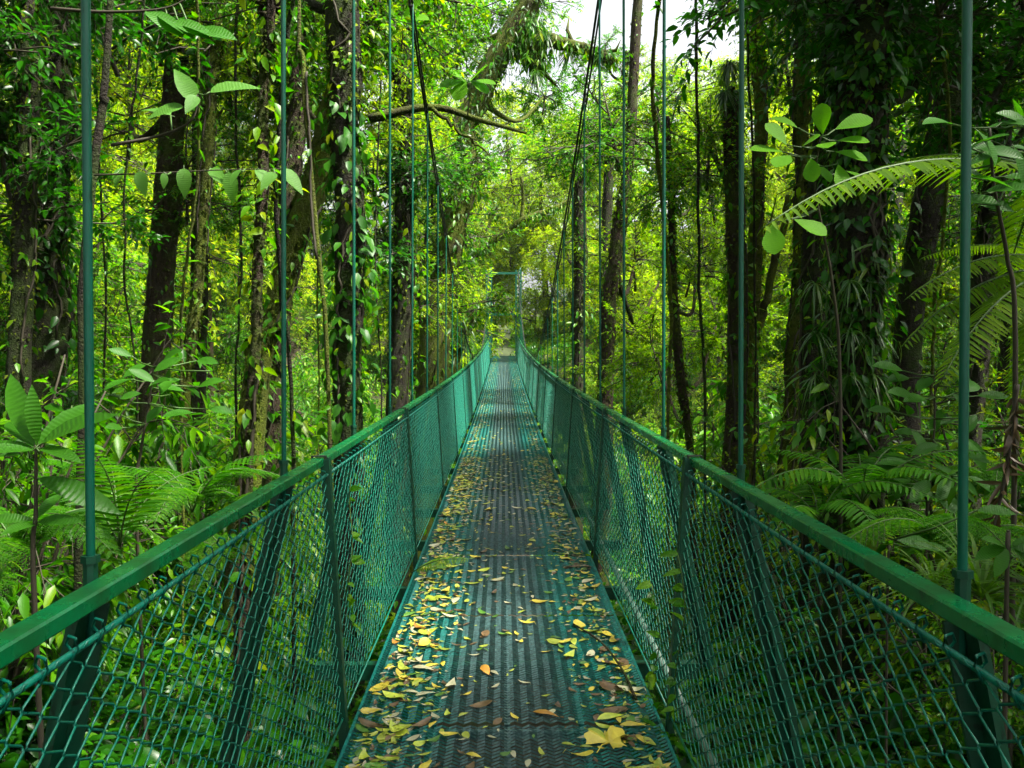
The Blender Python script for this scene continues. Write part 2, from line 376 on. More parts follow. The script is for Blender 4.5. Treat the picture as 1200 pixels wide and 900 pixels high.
mb = MB(); mb.box((-.004, -.022, -.12), (.004, .022, 1.075)); mb.box((-.03, -.022, -.12), (-.0041, -.016, 1.07)); post_me = mb.mesh('fence_post', [POST], False)
mb = MB(); mb.box((-.029, -.014, -.03), (-.025, .014, .018)); mb.box((-.029, -.014, .0182), (.029, .014, .022)); mb.box((.025, -.014, -.03), (.029, .014, .018)); strap_me = mb.mesh('rail_strap', [BLACK], False)
mb = MB(); mb.tube([(0, 0, .07), (0, BAY - .05, .07)], .016, 10); pipe_me = mb.mesh('foot_pipe', [PIPE])
lean = math.atan((RX - BX) / 1.0)
for side in (-1, 1):
    for k in range(NB):
        Ya = Y0 + k * BAY; z = deckz(Ya); sl = slope(Ya)
        base = Matrix.Translation((side * BX, Ya, z)) @ Matrix.Rotation(sl, 4, 'X') @ Matrix.Rotation(side * lean, 4, 'Y')
        fl = Matrix.Diagonal((side, 1, 1, 1))
        p = link('chain_link_panel', panels[(k + (side > 0)) % 2], bridge, base @ fl)
        link('tension_rod', rod_me, p, base @ fl); link('bottom_rod', lrod_me, p, base @ fl)
        link('top_rail', rail_me, bridge, Matrix.Translation((side * (RX + .036), Ya, z + 1.055)) @ Matrix.Rotation(sl, 4, 'X'))
        po = link('fence_post', post_me, bridge, Matrix.Translation((side * (BX - .008), Ya, z)) @ Matrix.Rotation(side * lean, 4, 'Y') @ Matrix.Diagonal((-side, 1, 1, 1)))
        link('rail_strap', strap_me, bridge, Matrix.Translation((side * (RX + .036), Ya + .002, z + 1.057)))
        if side > 0: link('foot_pipe', pipe_me, bridge, Matrix.Translation((BX + .055, Ya + .03, z)) @ Matrix.Rotation(sl, 4, 'X'))
# hangers, braces and cross beams
def cablez(Y): return CAM.z + .08 + .0103 * (Y - 24) ** 2
HX = .785
unit_rod = MB(); unit_rod.tube([(0, 0, t) for t in np.linspace(0, 1, 24)], 0.0085, 10, jit=.04); rod_unit = unit_rod.mesh('hanger_rod', [HANG])
mb = MB(); mb.box((-.035, -.004, -1.1), (.035, .004, 0)); mb.box((-.004, -.05, -1.1), (.004, -.0041, 0)); brace_me = mb.mesh('brace', [POST], False)
mb = MB(); mb.box((-.99, -.03, -.2), (.99, .03, -.12)); beam_me = mb.mesh('cross_beam', [POST], False)
mb = MB()
for dz in (-.02, .05):
    mb.box((-.02, -.012, dz), (.02, .012, dz + .016)); mb.tube([(-.014, -.03, dz + .008), (-.014, .03, dz + .008)], .005, 6); mb.tube([(.014, -.03, dz + .008), (.014, .03, dz + .008)], .005, 6)
mb.box((-.006, -.032, -.02), (.006, -.026, .066)); clamp_me = mb.mesh('cable_clamp', [BLACK], False)
mb = MB(); mb.tube([(0, 0, 0), (0, 0, .012)], .02, 6); mb.tube([(0, 0, .0125), (0, 0, .06)], .0135, 8); mb.tube([(0, 0, .0605), (0, 0, .074)], .017, 6); collar_me = mb.mesh('hanger_collar', [POST], False)
for side in (-1, 1):
    Y = 1.59 - 2 * 1.4 if side < 0 else 1.47 - 2 * 1.39
    st = 1.4 if side < 0 else 1.39
    while Y < YEND - .4:
        zb = deckz(Y) + .95; zt = max(cablez(Y) - .01, zb + .14)
        tx = .012 * math.sin(Y * 3.1 + side)
        Mh = Matrix.Translation((side * HX, Y, zb)) @ Matrix.Rotation(side * -.004 + tx * .1, 4, 'Y') @ Matrix.Diagonal((1, 1, zt - zb, 1))
        h = link('hanger', rod_unit, bridge, Mh)
        link('hanger_collar', collar_me, h, Matrix.Translation((side * HX, Y, zb + .09)))
        link('cable_clamp', clamp_me, h, Matrix.Translation((side * HX, Y, zt)))
        link('brace', brace_me, bridge, Matrix.Translation((side * (HX + .0), Y, deckz(Y) + 1.03)) @ Matrix.Rotation(-side * .2, 4, 'Y') @ Matrix.Diagonal((side, 1, 1.04, 1)))
        if side < 0: link('cross_beam', beam_me, bridge, Matrix.Translation((0, Y, deckz(Y))))
        Y += st
    ypts = np.linspace(-4.5, YEND, 90)
    mb = MB(); mb.tube([(side * HX - .011, y, cablez(y) + .012) for y in ypts], .011, 8)
    mb.tube([(side * HX + .013, y, cablez(y) - .012 + .02 * math.sin(y * 2)) for y in ypts], .0085, 8)
    link('main_cable', mb.mesh('main_cable', [BLACK]), bridge)
# deck of expanded-metal panels
def grating(seed):
    r = np.random.default_rng(seed); mb = MB(); LN = BAY / 2; cw, rp_ = .029, .027
    n = 42; xs_ = (np.arange(n + 1) - n / 2) * cw; rows = int(LN / rp_)
    V = []; Fc = []
    for q in range(rows):
        s = (-1) ** (np.arange(n + 1))
        yb = (q + .5) * rp_ + s * rp_ * .43
        dz = r.normal(0, .0006, n + 1)
        # a tilted flat strand: lower front edge, raised back edge, with a little thickness
        lo = np.stack([xs_, yb - .0024, -.004 + dz], -1); hi = np.stack([xs_, yb + .0012, .003 + dz], -1); bk = np.stack([xs_, yb + .0028, -.0005 + dz], -1)
        b0 = len(V) * 0
        base = q * 3 * (n + 1)
        V.append(np.concatenate([lo, hi, bk]))
        k = np.arange(n)
        Fc.append(np.concatenate([np.stack([base + k, base + k + 1, base + n + 1 + k + 1, base + n + 1 + k], -1),
                                  np.stack([base + n + 1 + k, base + n + 1 + k + 1, base + 2 * (n + 1) + k + 1, base + 2 * (n + 1) + k], -1)]))
    mb.arr(np.concatenate(V), np.concatenate(Fc))
    # seam bars and edge angles
    mb.box((-.58, -.010, -.06), (.58, .010, -.03)); mb.box((-.624, 0, -.05), (-.611, LN - .001, -.003)); mb.box((.611, 0, -.05), (.624, LN - .001, -.003))
    for x in (-.3, 0, .3): mb.box((x - .012, .012, -.05), (x + .012, LN - .012, -.012))
    return mb.mesh('deck_panel', [DECK], False)
gr = [grating(3), grating(4)]
for k in range(NB * 2):
    Ya = Y0 + k * BAY / 2
    sl = math.atan((deckz(Ya + BAY / 2) - deckz(Ya)) / (BAY / 2))
    link('deck_panel', gr[k % 2], bridge, Matrix.Translation((0, Ya, deckz(Ya))) @ Matrix.Rotation(sl, 4, 'X'))
# far tower
TZ = deckz(YEND); TT = cablez(YEND)
for side in (-1, 1):
    x = side * HX
    for dx, dy in ((-.13, 0), (.13, 0), (-.13, .3), (.13, .3)):
        mb = MB(); mb.box((x + dx - .035, YEND + .15 + dy - .035, TZ - 3), (x + dx + .035, YEND + .15 + dy + .035, TT + .15))
        link('tower_post', mb.mesh('tower_post', [HANG], False), bridge)
    mb = MB(); z = TZ + .3; fl = 1
    while z < TT:
        mb.tube([(x - .13 * fl, YEND + .12, z), (x + .13 * fl, YEND + .12, z + .4)], .014, 5); mb.tube([(x - .13 * fl, YEND + .48, z), (x + .13 * fl, YEND + .48, z + .4)], .014, 5); z += .4; fl = -fl
    link('tower_lattice', mb.mesh('tower_lattice', [HANG]), bridge)
for z in (TZ + 2.15, TT - .1):
    mb = MB(); mb.box((-.93, YEND + .1, z), (.93, YEND + .2, z + .12)); link('tower_cross_bar', mb.mesh('tower_cross_bar', [HANG], False), bridge)
mb = MB(); mb.tube([(-.7, YEND + .15, TZ + 2.9), (-.4, YEND + .15, TZ + 2.25)], .03, 6); mb.tube([(.7, YEND + .15, TZ + 2.9), (.4, YEND + .15, TZ + 2.25)], .03, 6)
link('tower_brace', mb.mesh('tower_brace', [HANG]), bridge)

# ------------------------------------------------------------------ vegetation prototypes
def spray_leaves(mb, tips, dirs, r, n, size, wid, T, mat, droop, spread=.9, twig=True, tl=None, up=1.0):
    """leafy twigs: from each start point, n leaves set alternately along a twig"""
    K = len(tips); tl = tl or size * 2.6
    d = unit(dirs); ln = tl * r.uniform(.7, 1.3, K)
    side = unit(np.cross(d, np.array([0, 0, 1.0])) + 1e-6)
    for k in range(n):
        t = (k + .6) / n
        base = tips + d * (ln * t)[:, None] + np.array([0, 0, -1]) * (ln * t * t * .35)[:, None]
        s = 1 if k % 2 else -1
        ld = d * (.35 + .5 * t) + side * (s * spread * (1 - .35 * t)) + np.array([0, 0, -1]) * droop + r.normal(0, .22, (K, 3))
        nr = np.array([0, 0, 1.0]) * up + r.normal(0, .38, (K, 3)) + d * .15
        sz = size * r.uniform(.6, 1.25, K) * (1 - .25 * t)
        keep = r.random(K) < .93
        mb.leaves(base[keep], ld[keep], nr[keep], sz[keep], sz[keep] * wid * r.uniform(.85, 1.15, keep.sum()), T, mat, droop=.2)
    if twig:
        for a, b_ in zip(tips, tips + d * ln[:, None] + np.array([0, 0, -.35]) * ln[:, None]):
            mb.tube([a, (a + b_) / 2 + [0, 0, .1 * tl * .5], b_], [.004, .003, .0015], 3, 1, cap=False)

def crown_mesh(name, seed, R, limbs, subs, sprays, nl, size, wid, T, leafm, droop=.25, upb=.15, barkm=None, tw=True, lr=.03):
    r = np.random.default_rng(seed); mb = MB(); R = np.array(R)
    tips, dirs = [], []
    mb.tube([(0, 0, -.7 * R[2]), (.05, .02, -.2 * R[2]), (0, .04, .3 * R[2]), (.03, 0, .8 * R[2])], [lr, lr * .9, lr * .7, lr * .2], 6, 1)
    for a in range(limbs):
        d = unit(r.normal(0, 1, 3) + [0, 0, upb]); e = d * R * r.uniform(.55, 1.0); s_ = np.array([r.normal(0, .06), r.normal(0, .06), e[2] * .55 - .12 * R[2]])
        mid = s_ * .5 + e * .5 + r.normal(0, .08, 3) * R + [0, 0, .06 * R[2]]
        tt = np.linspace(0, 1, 6)[:, None]; path = (1 - tt) ** 2 * s_ + 2 * tt * (1 - tt) * mid + tt ** 2 * e
        mb.tube(path, np.linspace(lr * .6, lr * .3, 6), 5, 1, cap=False)
        for b_ in range(subs):
            t = r.uniform(.15, 1.0); s0 = (1 - t) ** 2 * s_ + 2 * t * (1 - t) * mid + t * t * e
            sd = unit(d * .7 + r.normal(0, .8, 3)); s1 = s0 + sd * R * r.uniform(.2, .42)
            mb.tube([s0, (s0 + s1) / 2 + r.normal(0, .03, 3), s1], [lr * .35, lr * .25, lr * .12], 4, 1, cap=False)
            for q in range(sprays):
                u = r.uniform(.25, 1.05); tips.append(s0 + (s1 - s0) * u); dirs.append(sd * .6 + r.normal(0, .7, 3) + [0, 0, .1])
    spray_leaves(mb, np.array(tips), np.array(dirs), r, nl, size, wid, T, 0, droop, twig=tw)
    return mb.mesh(name, [leafm, barkm or TWIG])

CR = {
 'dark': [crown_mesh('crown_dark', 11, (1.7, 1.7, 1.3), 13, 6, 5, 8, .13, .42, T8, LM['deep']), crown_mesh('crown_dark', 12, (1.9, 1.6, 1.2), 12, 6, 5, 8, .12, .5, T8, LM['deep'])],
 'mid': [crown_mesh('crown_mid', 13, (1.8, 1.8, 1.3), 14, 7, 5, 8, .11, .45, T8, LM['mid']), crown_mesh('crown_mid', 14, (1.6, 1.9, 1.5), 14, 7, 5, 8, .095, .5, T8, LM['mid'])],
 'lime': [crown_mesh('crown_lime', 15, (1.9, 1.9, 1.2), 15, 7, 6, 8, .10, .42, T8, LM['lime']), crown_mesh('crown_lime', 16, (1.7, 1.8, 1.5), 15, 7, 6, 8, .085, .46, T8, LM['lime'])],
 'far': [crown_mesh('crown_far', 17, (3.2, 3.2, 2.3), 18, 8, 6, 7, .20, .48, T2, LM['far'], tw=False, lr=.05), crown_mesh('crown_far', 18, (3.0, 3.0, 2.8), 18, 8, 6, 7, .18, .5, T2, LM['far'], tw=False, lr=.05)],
}
def shrub_mesh(seed, h, spread, stems, subs, sprays, nl, size, wid, T, leafm, droop=.3):
    """returns (stem mesh, foliage mesh) of a many-stemmed bush standing on its own ground point"""
    r = np.random.default_rng(seed); st = MB(); fo = MB(); tips, dirs = [], []
    for a in range(stems):
        ang = r.uniform(0, 6.28); lean_ = r.uniform(.1, 1.0) * spread
        e = np.array([math.cos(ang) * lean_, math.sin(ang) * lean_, h * r.uniform(.55, 1.0)])
        mid = e * np.array([.25, .25, .6]); tt = np.linspace(0, 1, 7)[:, None]
        path = 2 * tt * (1 - tt) * mid + tt ** 2 * e
        st.tube(path, np.linspace(.02, .006, 7), 6)
        for b_ in range(subs):
            t = r.uniform(.22, 1.0); s0 = 2 * t * (1 - t) * mid + t * t * e
            sd = unit(np.array([e[0], e[1], .2]) * .5 + r.normal(0, .8, 3)); s1 = s0 + sd * r.uniform(.25, .55) * spread
            st.tube([s0, (s0 + s1) / 2 + [0, 0, .03], s1], [.007, .005, .003], 4, cap=False)
            for q in range(sprays): tips.append(s0 + (s1 - s0) * r.uniform(.2, 1.05)); dirs.append(sd + r.normal(0, .6, 3))
    spray_leaves(fo, np.array(tips), np.array(dirs), r, nl, size, wid, T, 0, droop)
    return st.mesh('stems', [TWIG]), fo.mesh('foliage', [leafm, TWIG])
SH = {
 'glossy': shrub_mesh(21, 2.2, 1.0, 9, 6, 4, 7, .13, .40, T8, LM['deep']),
 'small': shrub_mesh(22, 2.0, 1.1, 10, 7, 5, 8, .075, .5, T8, LM['mid']),
 'drooping': shrub_mesh(23, 2.6, 1.1, 8, 6, 4, 7, .17, .34, T8, LM['mid'], .55),
 'lime': shrub_mesh(24, 2.2, 1.2, 10, 7, 5, 8, .085, .42, T8, LM['lime']),
 'broad': shrub_mesh(25, 1.8, .9, 8, 5, 3, 6, .2, .5, T8, LM['big']),
}
# ferns
def frond_mesh(seed, n, plen, pw, arch, leafm, bip=False, taper=True):
    """a frond 1 m long along +X, arching down at the tip"""
    r = np.random.default_rng(seed); mb = MB()
    t = np.linspace(0, 1, 16); path = np.stack([t * (1 - .1 * arch), 0 * t, .25 * arch * np.sin(t * 2.2) - .55 * arch * t ** 2.2], -1)
    mb.tube(path, np.linspace(.009, .002, 16), 5, 1)
    tk = np.linspace(.13, .985, n); pos = np.stack([np.interp(tk, t, path[:, c]) for c in range(3)], -1)
    tan = unit(np.gradient(pos, axis=0)); side = np.cross(np.array([0, 0, 1.0]), tan); side = unit(side); nr = np.cross(tan, side)
    prof = np.sin(np.clip((tk - .02) / .98, 0, 1) ** .75 * math.pi * .97) ** .7 if taper else np.ones(n)
    for s in (-1, 1):
        ln = plen * prof * r.uniform(.92, 1.08, n) + .01
        d = unit(side * s + tan * .42 + np.array([0, 0, -.16]) + r.normal(0, .04, (n, 3)))
        if not bip:
            mb.leaves(pos, d, nr + r.normal(0, .1, (n, 3)), ln, np.full(n, pw) * (0.5 + .5 * prof), TBLADE, 0, droop=.25, fold=.1)
        else:
            m_ = 13
            for i_ in range(n):
                u = np.linspace(.08, .97, m_); pp = pos[i_] + d[i_] * (u * ln[i_])[:, None] + np.array([0, 0, -1]) * (u * u * ln[i_] * .22)[:, None]
                mb.tube([pp[0], pp[m_ // 2], pp[-1]], [.002, .0015, .0008], 3, 1, cap=False)
                ss = unit(np.cross(nr[i_], d[i_]))
                for s2 in (-1, 1):
                    l2 = ln[i_] * .2 * np.sin(np.clip(1 - u * .88, 0, 1) * math.pi / 2) + .006
                    mb.leaves(pp, ss * s2 + d[i_] * .5 + r.normal(0, .08, (m_, 3)), np.tile(nr[i_], (m_, 1)) + r.normal(0, .15, (m_, 3)), l2, l2 * .42, T2, 0, droop=.2)
    return mb.mesh('frond', [leafm, STEM])
FR = {'sword': frond_mesh(31, 24, .2, .031, .9, LM['fern']), 'sword2': frond_mesh(32, 21, .22, .026, .6, LM['fern']),
      'tree': frond_mesh(33, 42, .14, .0145, .38, LM['fernlit']), 'tree2': frond_mesh(34, 24, .25, .03, 1.1, LM['fern'], True)}
# single leaves (1 m long along +X) for the plants whose leaves can be picked apart
def leaf_mesh(T, wid, droop, fold, leafm, name='leaf'):
    mb = MB(); mb.leaves(np.zeros((1, 3)), np.array([[1.0, 0, 0]]), np.array([[0, 0, 1.0]]), np.ones(1), np.full(1, wid), T, 0, droop, fold)
    mb.tube([(-.12, 0, .0), (0, 0, -.004), (.5, 0, -.012 - droop * .25), (.96, 0, -.012 - droop * .92)], [.011, .011, .008, .002], 5, 1)
    return mb.mesh(name, [leafm, STEM])
LF = {'round': leaf_mesh(TOBO, .62, .12, .08, LM['round']), 'lance': leaf_mesh(TLAN, .27, .3, .12, LM['big']), 'ovate': leaf_mesh(TOVA, .5, .25, .1, LM['pale']),
      'glossy': leaf_mesh(TLAN, .42, .22, .12, LM['big']), 'blade': leaf_mesh(TLAN, .2, .45, .14, LM['round'])}
def leaf_M(base, d, n, s):
    d = Vector(d).normalized(); n = Vector(n); y = n.cross(d)
    if y.length < 1e-4: y = Vector((0, 1, 0))
    y.normalize(); z = d.cross(y)
    R = Matrix((d, y, z)).transposed().to_4x4()
    return Matrix.Translation(base) @ R @ Matrix.Scale(s, 4)

def spline(pts, n):
    pts = np.asarray(pts, float); k = len(pts)
    if k < 3: return np.array([pts[0] + (pts[-1] - pts[0]) * t for t in np.linspace(0, 1, n)])
    ext = np.vstack([2 * pts[0] - pts[1], pts, 2 * pts[-1] - pts[-2]]); out = []
    for q in np.linspace(0, k - 1 - 1e-6, n):
        i_ = int(q); t = q - i_; a, b_, c, d = ext[i_:i_ + 4]
        out.append(.5 * (2 * b_ + (c - a) * t + (2 * a - 5 * b_ + 4 * c - d) * t * t + (3 * b_ - a - 3 * c + d) * t ** 3))
    return np.array(out)

# ------------------------------------------------------------------ trees
def cladding(path, rad, r, n, size, wid, T, leafm, out=.06, hang=.7, lo=0.0, hi=1.0, twigs=True):
    mb = MB(); K = len(path)
    t = r.uniform(lo, hi, n) * (K - 1); i_ = t.astype(int).clip(0, K - 2); fr = (t - i_)[:, None]
    c = path[i_] * (1 - fr) + path[i_ + 1] * fr; rr = np.interp(t, np.arange(K), rad)
    ang = r.uniform(0, 6.283, n); o = np.stack([np.cos(ang), np.sin(ang), np.zeros(n)], -1)
    pos = c + o * (rr * .95 + r.exponential(out, n))[:, None]
    d = o * .6 + np.array([0, 0, -1]) * hang + r.normal(0, .5, (n, 3)); nr = o + np.array([0, 0, .8]) + r.normal(0, .4, (n, 3))
    sz = size * r.uniform(.55, 1.3, n)
    mb.leaves(pos, d, nr, sz, sz * wid, T, 0, droop=.25)
    if twigs:
        for q in range(max(2, n // 180)):
            a0 = r.uniform(0, 6.28); i0 = int(r.uniform(lo, hi * .6) * (K - 1)); i1 = min(K - 1, i0 + max(3, K // 3)); pts = []
            for w in range(i0, i1):
                a0 += r.normal(0, .25); pts.append(path[w] + np.array([math.cos(a0), math.sin(a0), 0]) * (rad[w] + .012))
            if len(pts) > 2: mb.tube(pts, .011, 5, 1)
    return mb.mesh('climbing_leaves', [leafm, TWIG])

def tree(label, pts, widths, Y, bark='brown', crowns=(), clad=None, limbs=(), top=9.0, name='forest_tree', group=None, seed=None, to_ground=True, cat='tree', moss=True):
    """pts: trunk seen in the photograph from top to bottom, (px, py[, Y]); widths: trunk diameters in metres, top to bottom"""
    seed = seed if seed is not None else abs(hash(label)) % 9999
    r = np.random.default_rng(sum(ord(c) for c in label))
    w = [np.array(P(p[0], p[1], p[2] if len(p) > 2 else Y)) for p in pts]
    wd = list(widths) if hasattr(widths, '__len__') else [widths * .85] + [widths] * (len(w) - 1)
    wd = list(np.interp(np.linspace(0, 1, len(w)), np.linspace(0, 1, len(wd)), wd))
    if to_ground:
        a, b_ = w[-2], w[-1]; g = gz(b_[0], b_[1])
        if b_[2] > g - .1:
            dirn = (b_ - a); dirn = dirn / max(abs(dirn[2]), .2); k = (b_[2] - g + .25); nb = b_ + np.array([dirn[0] * .3, dirn[1] * .3, -1]) * k
            w.append(nb); wd.append(wd[-1] * 1.25)
    if w[0][2] < top and to_ground:
        a, b_ = w[0], w[1]; dirn = a - b_; dirn = dirn / max(abs(dirn[2]), .4)
        w.insert(0, a + np.array([dirn[0] * .6, dirn[1] * .6, 1]) * (top - a[2])); wd.insert(0, wd[0] * .6)
    w = w[::-1]; wd = wd[::-1]
    L_ = sum(np.linalg.norm(w[i_ + 1] - w[i_]) for i_ in range(len(w) - 1)); n = int(max(14, min(90, L_ / .16)))
    path = spline(w, n); rad = np.interp(np.linspace(0, len(w) - 1, n), np.arange(len(w)), np.array(wd) / 2)
    kn = max(4, n // 5); wob = np.stack([np.interp(np.linspace(0, 1, n), np.linspace(0, 1, kn), r.normal(0, 1, kn)) for _ in range(4)], -1)
    path[:, :2] += wob[:, :2] * (.008 + rad[:, None] * .12); rad = rad * (1 + .08 * wob[:, 3])
    root = empty(name, Vector(path[0]), label, cat, group)
    mb = MB(); mb.tube(path, rad, 16, jit=.045, r=r); link('trunk', mb.mesh('trunk', [BM[bark]]), root)
    if name == 'forest_tree' and moss:                  # moss cushions and filmy leaves all over the bark
        hi_ = float(np.mean(path[:, 2] < CAM.z + .46 * Y + .6))
        k_ = int(min(1500, 260 * hi_ * L_ * (.35 + wd[0] * 2)))
        o = link('moss', cladding(path, rad, r, k_, .035 * (.8 + Y * .05), .6, T2, LM['mossy'], .008, .9, lo=0, hi=hi_, twigs=False), root); o['kind'] = 'stuff'
        link('climbing_leaves', cladding(path, rad, r, k_ // 6, .09, .45, T8, LM['mid'], .06, .8, lo=0, hi=hi_), root)
    for lb in limbs:                                   # limb: list of (px,py,Y) points, d0, d1
        lp = spline([np.array(P(*q)) for q in lb[0]], 22); lp[1:] += r.normal(0, .012, (21, 3))
        mb = MB(); mb.tube(lp, np.linspace(lb[1] / 2, lb[2] / 2, 22), 9, jit=.06, r=r)
        for q in range(lb[3] if len(lb) > 3 else 3):
            i_ = r.integers(6, 21); e = lp[i_] + unit(r.normal(0, 1, 3) + [0, 0, .3]) * r.uniform(.3, .8); mb.tube([lp[i_], (lp[i_] + e) / 2 + r.normal(0, .05, 3), e], [lb[2] * .3, lb[2] * .2, .004], 5)
        lo_ = link('limb', mb.mesh('limb', [BM[bark]]), root)
        if lb[1] > .2:
            lr_ = np.linspace(lb[1] / 2, lb[2] / 2, 22)
            o = link('moss', cladding(lp, lr_, r, 900, .07, .6, T2, LM['mossy'], .03, 1.1, twigs=False), lo_); o['kind'] = 'stuff'
            o = link('epiphytes', cladding(lp, lr_, r, 420, .2, .2, T8, LM['mid'], .12, 1.0, twigs=False), lo_); o['kind'] = 'stuff'
    for c in crowns:                                   # (kind, px, py, Y, scale)
        kind, px, py, yy, s = c; me = CR[kind][r.integers(0, 2)]
        pos = P(px, py, yy)
        if hasattr(pos, 'x'):
            link('crown', me, root, place(pos, r.uniform(0, 6.28), s * r.uniform(.9, 1.1), (r.normal(0, .2), r.normal(0, .2))))
            # a limb from the trunk to the crown
            k = int(np.argmin(np.abs(path[:, 2] - (pos.z - .8)) + .3 * np.linalg.norm(path[:, :2] - np.array(pos)[:2], axis=1)))
            a = path[k]; e = np.array(pos); mid = (a + e) / 2 + [0, 0, -.15 * np.linalg.norm(e - a)] + r.normal(0, .1, 3)
            mb = MB(); mb.tube(spline([a, mid, e], 12), np.linspace(min(rad[k] * .5, .06), .02, 12), 7, jit=.05, r=r); link('limb', mb.mesh('limb', [BM[bark]]), root)
    if clad:
        for cl in (clad if isinstance(clad, list) else [clad]):
            link('climbing_leaves', cladding(path, rad, r, *cl[0], **(cl[1] if len(cl) > 1 else {})), root)
    return root, path, rad

D, Mi, Li = LM['deep'], LM['mid'], LM['lime']
# --- left of the bridge
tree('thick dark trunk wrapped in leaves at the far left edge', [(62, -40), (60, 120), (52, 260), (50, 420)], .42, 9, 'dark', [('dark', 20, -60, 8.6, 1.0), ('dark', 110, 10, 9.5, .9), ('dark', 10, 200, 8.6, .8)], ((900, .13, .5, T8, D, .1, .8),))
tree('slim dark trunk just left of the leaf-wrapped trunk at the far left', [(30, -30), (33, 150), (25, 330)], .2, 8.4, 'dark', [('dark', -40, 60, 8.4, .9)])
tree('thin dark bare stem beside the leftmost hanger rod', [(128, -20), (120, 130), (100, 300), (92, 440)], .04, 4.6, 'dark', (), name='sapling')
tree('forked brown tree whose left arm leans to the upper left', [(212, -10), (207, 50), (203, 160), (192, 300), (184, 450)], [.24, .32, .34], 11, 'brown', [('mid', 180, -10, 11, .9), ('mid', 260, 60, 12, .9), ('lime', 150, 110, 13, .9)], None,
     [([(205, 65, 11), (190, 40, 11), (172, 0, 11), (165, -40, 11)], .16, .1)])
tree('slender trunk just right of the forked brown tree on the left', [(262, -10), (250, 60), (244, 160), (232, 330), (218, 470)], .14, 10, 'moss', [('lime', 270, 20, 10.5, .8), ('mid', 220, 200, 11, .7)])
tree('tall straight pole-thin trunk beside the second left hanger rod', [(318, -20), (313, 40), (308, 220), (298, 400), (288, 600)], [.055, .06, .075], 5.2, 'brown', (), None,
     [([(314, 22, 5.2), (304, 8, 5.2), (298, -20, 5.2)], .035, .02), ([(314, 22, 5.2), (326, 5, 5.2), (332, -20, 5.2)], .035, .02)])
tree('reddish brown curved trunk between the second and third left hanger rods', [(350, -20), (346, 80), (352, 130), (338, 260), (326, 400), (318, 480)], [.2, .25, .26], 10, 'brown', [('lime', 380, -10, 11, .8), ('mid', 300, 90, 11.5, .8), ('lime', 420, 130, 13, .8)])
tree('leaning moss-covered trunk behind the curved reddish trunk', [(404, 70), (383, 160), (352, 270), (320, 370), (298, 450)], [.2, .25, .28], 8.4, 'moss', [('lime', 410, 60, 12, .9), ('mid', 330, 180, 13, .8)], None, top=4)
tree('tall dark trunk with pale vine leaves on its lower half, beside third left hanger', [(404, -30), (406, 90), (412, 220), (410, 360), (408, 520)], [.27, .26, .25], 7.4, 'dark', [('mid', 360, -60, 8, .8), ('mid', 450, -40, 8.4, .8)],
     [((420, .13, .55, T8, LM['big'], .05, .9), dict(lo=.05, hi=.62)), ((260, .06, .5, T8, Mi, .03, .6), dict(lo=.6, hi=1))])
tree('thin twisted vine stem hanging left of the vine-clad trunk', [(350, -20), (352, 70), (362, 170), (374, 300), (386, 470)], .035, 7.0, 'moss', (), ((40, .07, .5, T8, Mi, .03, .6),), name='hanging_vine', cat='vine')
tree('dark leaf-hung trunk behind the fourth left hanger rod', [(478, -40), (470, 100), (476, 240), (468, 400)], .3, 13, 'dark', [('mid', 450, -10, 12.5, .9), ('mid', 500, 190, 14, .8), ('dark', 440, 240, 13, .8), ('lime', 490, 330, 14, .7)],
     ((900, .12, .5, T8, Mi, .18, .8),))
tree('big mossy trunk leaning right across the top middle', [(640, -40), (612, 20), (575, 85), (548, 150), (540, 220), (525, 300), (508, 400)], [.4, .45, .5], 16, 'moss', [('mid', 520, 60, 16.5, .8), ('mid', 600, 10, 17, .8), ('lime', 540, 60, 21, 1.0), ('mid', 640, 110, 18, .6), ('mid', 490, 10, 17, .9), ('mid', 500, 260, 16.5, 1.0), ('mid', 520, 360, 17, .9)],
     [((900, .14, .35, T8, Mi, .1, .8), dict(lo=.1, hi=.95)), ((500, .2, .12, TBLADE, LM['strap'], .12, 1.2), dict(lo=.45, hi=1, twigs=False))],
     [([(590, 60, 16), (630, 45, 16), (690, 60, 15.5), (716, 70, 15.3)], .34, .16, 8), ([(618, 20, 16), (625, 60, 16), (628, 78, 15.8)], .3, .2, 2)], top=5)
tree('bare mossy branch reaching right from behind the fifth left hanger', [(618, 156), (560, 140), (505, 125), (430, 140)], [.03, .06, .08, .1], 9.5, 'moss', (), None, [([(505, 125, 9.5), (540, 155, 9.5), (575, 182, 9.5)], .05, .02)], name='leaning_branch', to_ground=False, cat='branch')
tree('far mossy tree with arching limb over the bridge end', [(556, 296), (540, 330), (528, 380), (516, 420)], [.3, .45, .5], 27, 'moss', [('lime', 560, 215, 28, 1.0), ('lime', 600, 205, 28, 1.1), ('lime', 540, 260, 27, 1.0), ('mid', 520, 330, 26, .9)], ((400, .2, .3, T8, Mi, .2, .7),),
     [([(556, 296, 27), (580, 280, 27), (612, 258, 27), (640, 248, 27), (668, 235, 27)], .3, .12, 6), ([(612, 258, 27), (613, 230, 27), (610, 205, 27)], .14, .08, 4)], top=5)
tree('dark leaning trunk with drooping plants left of the bridge end', [(566, 352), (552, 372), (538, 405), (530, 425)], [.3, .4, .45], 25, 'moss', [('lime', 530, 325, 25, .6)], ((300, .3, .12, TBLADE, LM['strap'], .2, .9),), top=2.6)
